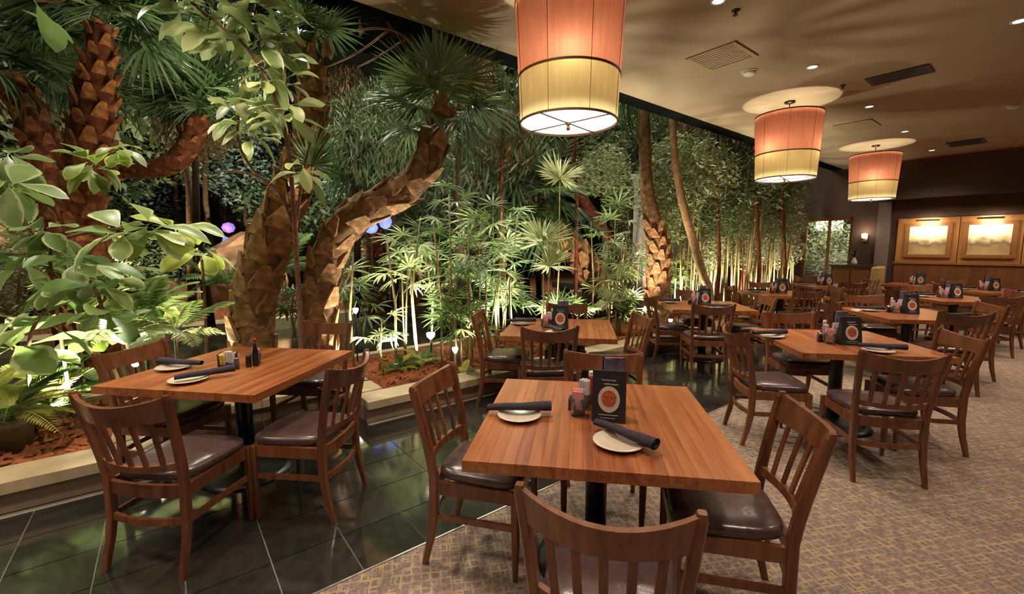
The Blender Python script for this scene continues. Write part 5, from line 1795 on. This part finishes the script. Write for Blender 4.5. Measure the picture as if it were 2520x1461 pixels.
# ---- bamboo grove along the far half of the bed
def grove(u, v, label, seed, h=(2.0, 3.3), n=22):
    rr = random.Random(seed)
    p = uv(u, v, .15)
    t = empty('bamboo_clump', p, TH, label, 'bamboo', 'bamboo clumps along the far bed')
    b = MB()
    for k in range(n):
        x, y = rr.uniform(-.55, .55), rr.uniform(-.5, .5)
        hh = rr.uniform(*h)
        lx, ly = rr.uniform(-.2, .2), rr.uniform(-.2, .2)
        b.tube([(x, y, 0), (x + lx * .4, y + ly * .4, hh * .5), (x + lx, y + ly, hh)], [rr.uniform(.010, .02)] * 2 + [.006], 5)
    c = b.obj('canes', M['cane'], t, True)
    c['kind'] = 'stuff'
    for (z, s, kk) in ((2.05, .62, 'fine'), (1.35, .5, 'lite') if seed % 2 else (2.5, .55, 'mid'), (2.85, .6, 'mid')):
        f = mobj('foliage', FO[kk], t, (rr.uniform(-.2, .2), rr.uniform(-.1, .1), z), rot=(0, 0, rr.uniform(0, 6)), scale=s)
        f['kind'] = 'stuff'


gl = ['behind the menu card by the scaly palm', 'just left of the second pendant', 'under the second pendant', 'right of the second pendant', 'beside the far window', 'at the far end of the bed', 'behind the window row table']
for i, u in enumerate((7.7, 8.7, 9.7, 10.7, 11.7, 12.7)):
    grove(u, 4.75, 'clump of pale bamboo canes ' + gl[i], 200 + i)
for i, u in enumerate((9.0, 11.0, 13.2)):
    grove(u, 6.6, 'clump of pale bamboo canes across the dark path, %s' % ('first', 'second', 'last')[i], 230 + i)
# plants behind the window
bush('mid', uv(15.7, 4.7, 1.6), .75, 'green plants seen through the far window', True, 'tree', 'tree')
bush('lite', uv(15.1, 4.1, 1.0), .5, 'pale leaves low behind the far window', False, 'bush', 'bush')
lamp('POINT', 'window_fill_light', uv(14.6, 4.2, 2.9), 420, (1, .95, .85), .15)  # added lamp, hidden by the wall, that brightens the plants behind the window
o = tag(MB().box((0, 0, 0), (0.05, .7, .3)).obj('light_panel', M['glow']), 'bright white light panel seen through the far window', 'light')
o.location = uv(16.4, 4.75, 2.25)
o.rotation_euler = (0, 0, TH)

# ---- far built things in the garden hall
def rock(p, s, label, seed):
    rr = random.Random(seed)
    bm = bmesh.new()
    bmesh.ops.create_icosphere(bm, subdivisions=3, radius=1)
    for v_ in bm.verts:
        n_ = 1 + .18 * math.sin(v_.co.x * 4 + seed) * math.cos(v_.co.y * 5) + rr.uniform(-.05, .05)
        v_.co = Vector((v_.co.x * s[0], v_.co.y * s[1], v_.co.z * s[2])) * n_
    me = bpy.data.meshes.new('boulder')
    bm.to_mesh(me)
    bm.free()
    me.materials.append(M['rock'])
    o_ = mobj('boulder', me, None, p)
    tag(o_, label, 'boulder', 'boulders across the dark floor')


for i, (x, Y, s, l) in enumerate(((940, 10.6, (1.0, .6, 1.0), 'brown boulder below the blue light'), (600, 10.8, (.9, .7, 1.1), 'orange boulder left of the twin trunks'), (20, 8.6, (.8, .5, 1.3), 'orange lit rock at the left edge'),
                                  (1060, 11.5, (1.2, .7, .8), 'low brown boulder behind the pale canes'), (420, 9.8, (.7, .5, .5), 'small boulder on the far curb side'))):
    q = pt(x, 700, Y)
    rock(Vector((q.x, q.y, .2 + s[2] * .45)), s, l, i)
# grey pillar and low wall blocks near the scaly palm
p = pt(1577, 700, 9.4)
t = empty('square_post', (p.x, p.y, 0.0), TH, 'pale grey square pillar left of the scaly lit palm', 'post')
MB().box((0, 0, 1.5), (.28, .28, 3.0)).obj('shaft', M['stone_grey'], t)
MB().box((0, 0, .25), (.6, .5, .7)).obj('plinth', M['stone_grey'], t)
MB().box((0, 0, 3.05), (.40, .40, .10)).obj('capital', M['stone_grey'], t)
p = pt(1420, 705, 11.0)
t = empty('stone_bench', (p.x, p.y, .2), TH, 'grey stone bench block behind the dragon plants', 'bench')
MB().box((0, 0, .42), (.5, 1.3, .14)).obj('seat', M['stone_grey'], t)
MB().box((0, -.45, .18), (.4, .2, .36)).obj('leg', M['stone_grey'], t)
MB().box((0, .45, .18), (.4, .2, .36)).obj('leg', M['stone_grey'], t)
p = pt(1690, 680, 11.2)
t = empty('garden_sign', (p.x, p.y, 0), 0, 'dark upright board standing right of the scaly palm', 'board')
MB().box((0, 0, 1.02), (.32, .04, .66)).obj('board', flat('dark_red_board', (.03, .008, .008), .5), t)
MB().box((0, 0.03, .4), (.05, .03, .8)).obj('post', M['darkmetal'], t)
# pale lit kiosk far behind
p = pt(1665, 600, 14.5)
t = empty('garden_kiosk', (p.x, p.y, 0), TH, 'pale lit kiosk wall between the scaly palm and the slender trunk', 'kiosk')
MB().box((0, 0, 1.35), (.2, 3.2, 2.7)).obj('wall', M['paleconc'], t)
MB().box((-.15, 0, 2.8), (.7, 3.5, .16)).obj('roof', M['stone_grey'], t)
lamp('POINT', 'kiosk_light', uv(13, 9.3, 2.3), 90, (1, .92, .75), .2)
p = pt(560, 455, 13.5)
t = empty('balcony', (p.x, p.y, p.z), TH, 'grey ledge with railing high between the trees at left', 'balcony')
MB().box((0, 0, 0), (.6, 2.6, .30)).obj('slab', M['stone_grey'], t)
for k in range(9):
    MB().box((-.25, -1.2 + .3 * k, -.65), (.03, .03, 1.0)).obj('baluster', M['darkmetal'], t)
MB().box((0, 0, -p.z / 2 - .1), (.3, .3, p.z - .25)).obj('post', M['darkmetal'], t)
for (x, y, Y, s, mm, l) in ((562, 560, 11.0, (.30, .12, .26), 'violetglow', 'violet glowing globe left of the twin trunks'), (556, 592, 10.9, (.16, .08, .20), 'blueglow', 'small blue glowing globe below the violet one'),
                            (912, 560, 7.6, (.26, .06, .20), 'blueglow', 'blue glowing light under the bent trunk, left of two'), (948, 545, 7.8, (.24, .06, .26), 'blueglow', 'blue glowing light under the bent trunk, right of two'),
                            (590, 625, 11.2, (.25, .1, .3), 'violetglow', 'dim violet glowing globe beside the left twin trunk'), (985, 520, 12.5, (.3, .1, .3), 'violetglow', 'dim blue glow behind the bent trunk')):
    q = pt(x, y, Y)
    t = empty('glowing_lantern', (q.x, q.y, .2), 0, l, 'light', 'blue and violet lights in the garden')
    MB().lathe([(.01, -s[2] / 2), (s[0] * .36, -s[2] * .36), (s[0] * .5, 0), (s[0] * .36, s[2] * .36), (.01, s[2] / 2)], 12, (0, 0, q.z - .2)).obj('glow_box', M[mm], t, True)
    MB().tube([(0, 0, 0), (0, 0, q.z - .2 - s[2] / 2)], .015, 6).obj('post', M['darkmetal'], t)
q = pt(283, 628, 7.5)
t = empty('globe_lamp', (q.x, q.y, .0), 0, 'small bright white lamp glimpsed behind the two hanging round leaves', 'lamp', None)
MB().lathe([(.03, -.09), (.08, -.03), (.09, .03), (.05, .09), (.01, .1)], 14, (0, 0, q.z)).obj('globe', flat('white_glow', (1, 1, 1), .5, emit=(.85, .88, 1), estr=3), t, True)
MB().tube([(0, 0, 0), (0, 0, q.z - .08)], .018, 6).obj('post', M['darkmetal'], t)
# low-growing patch of greenery across the dark floor, joined
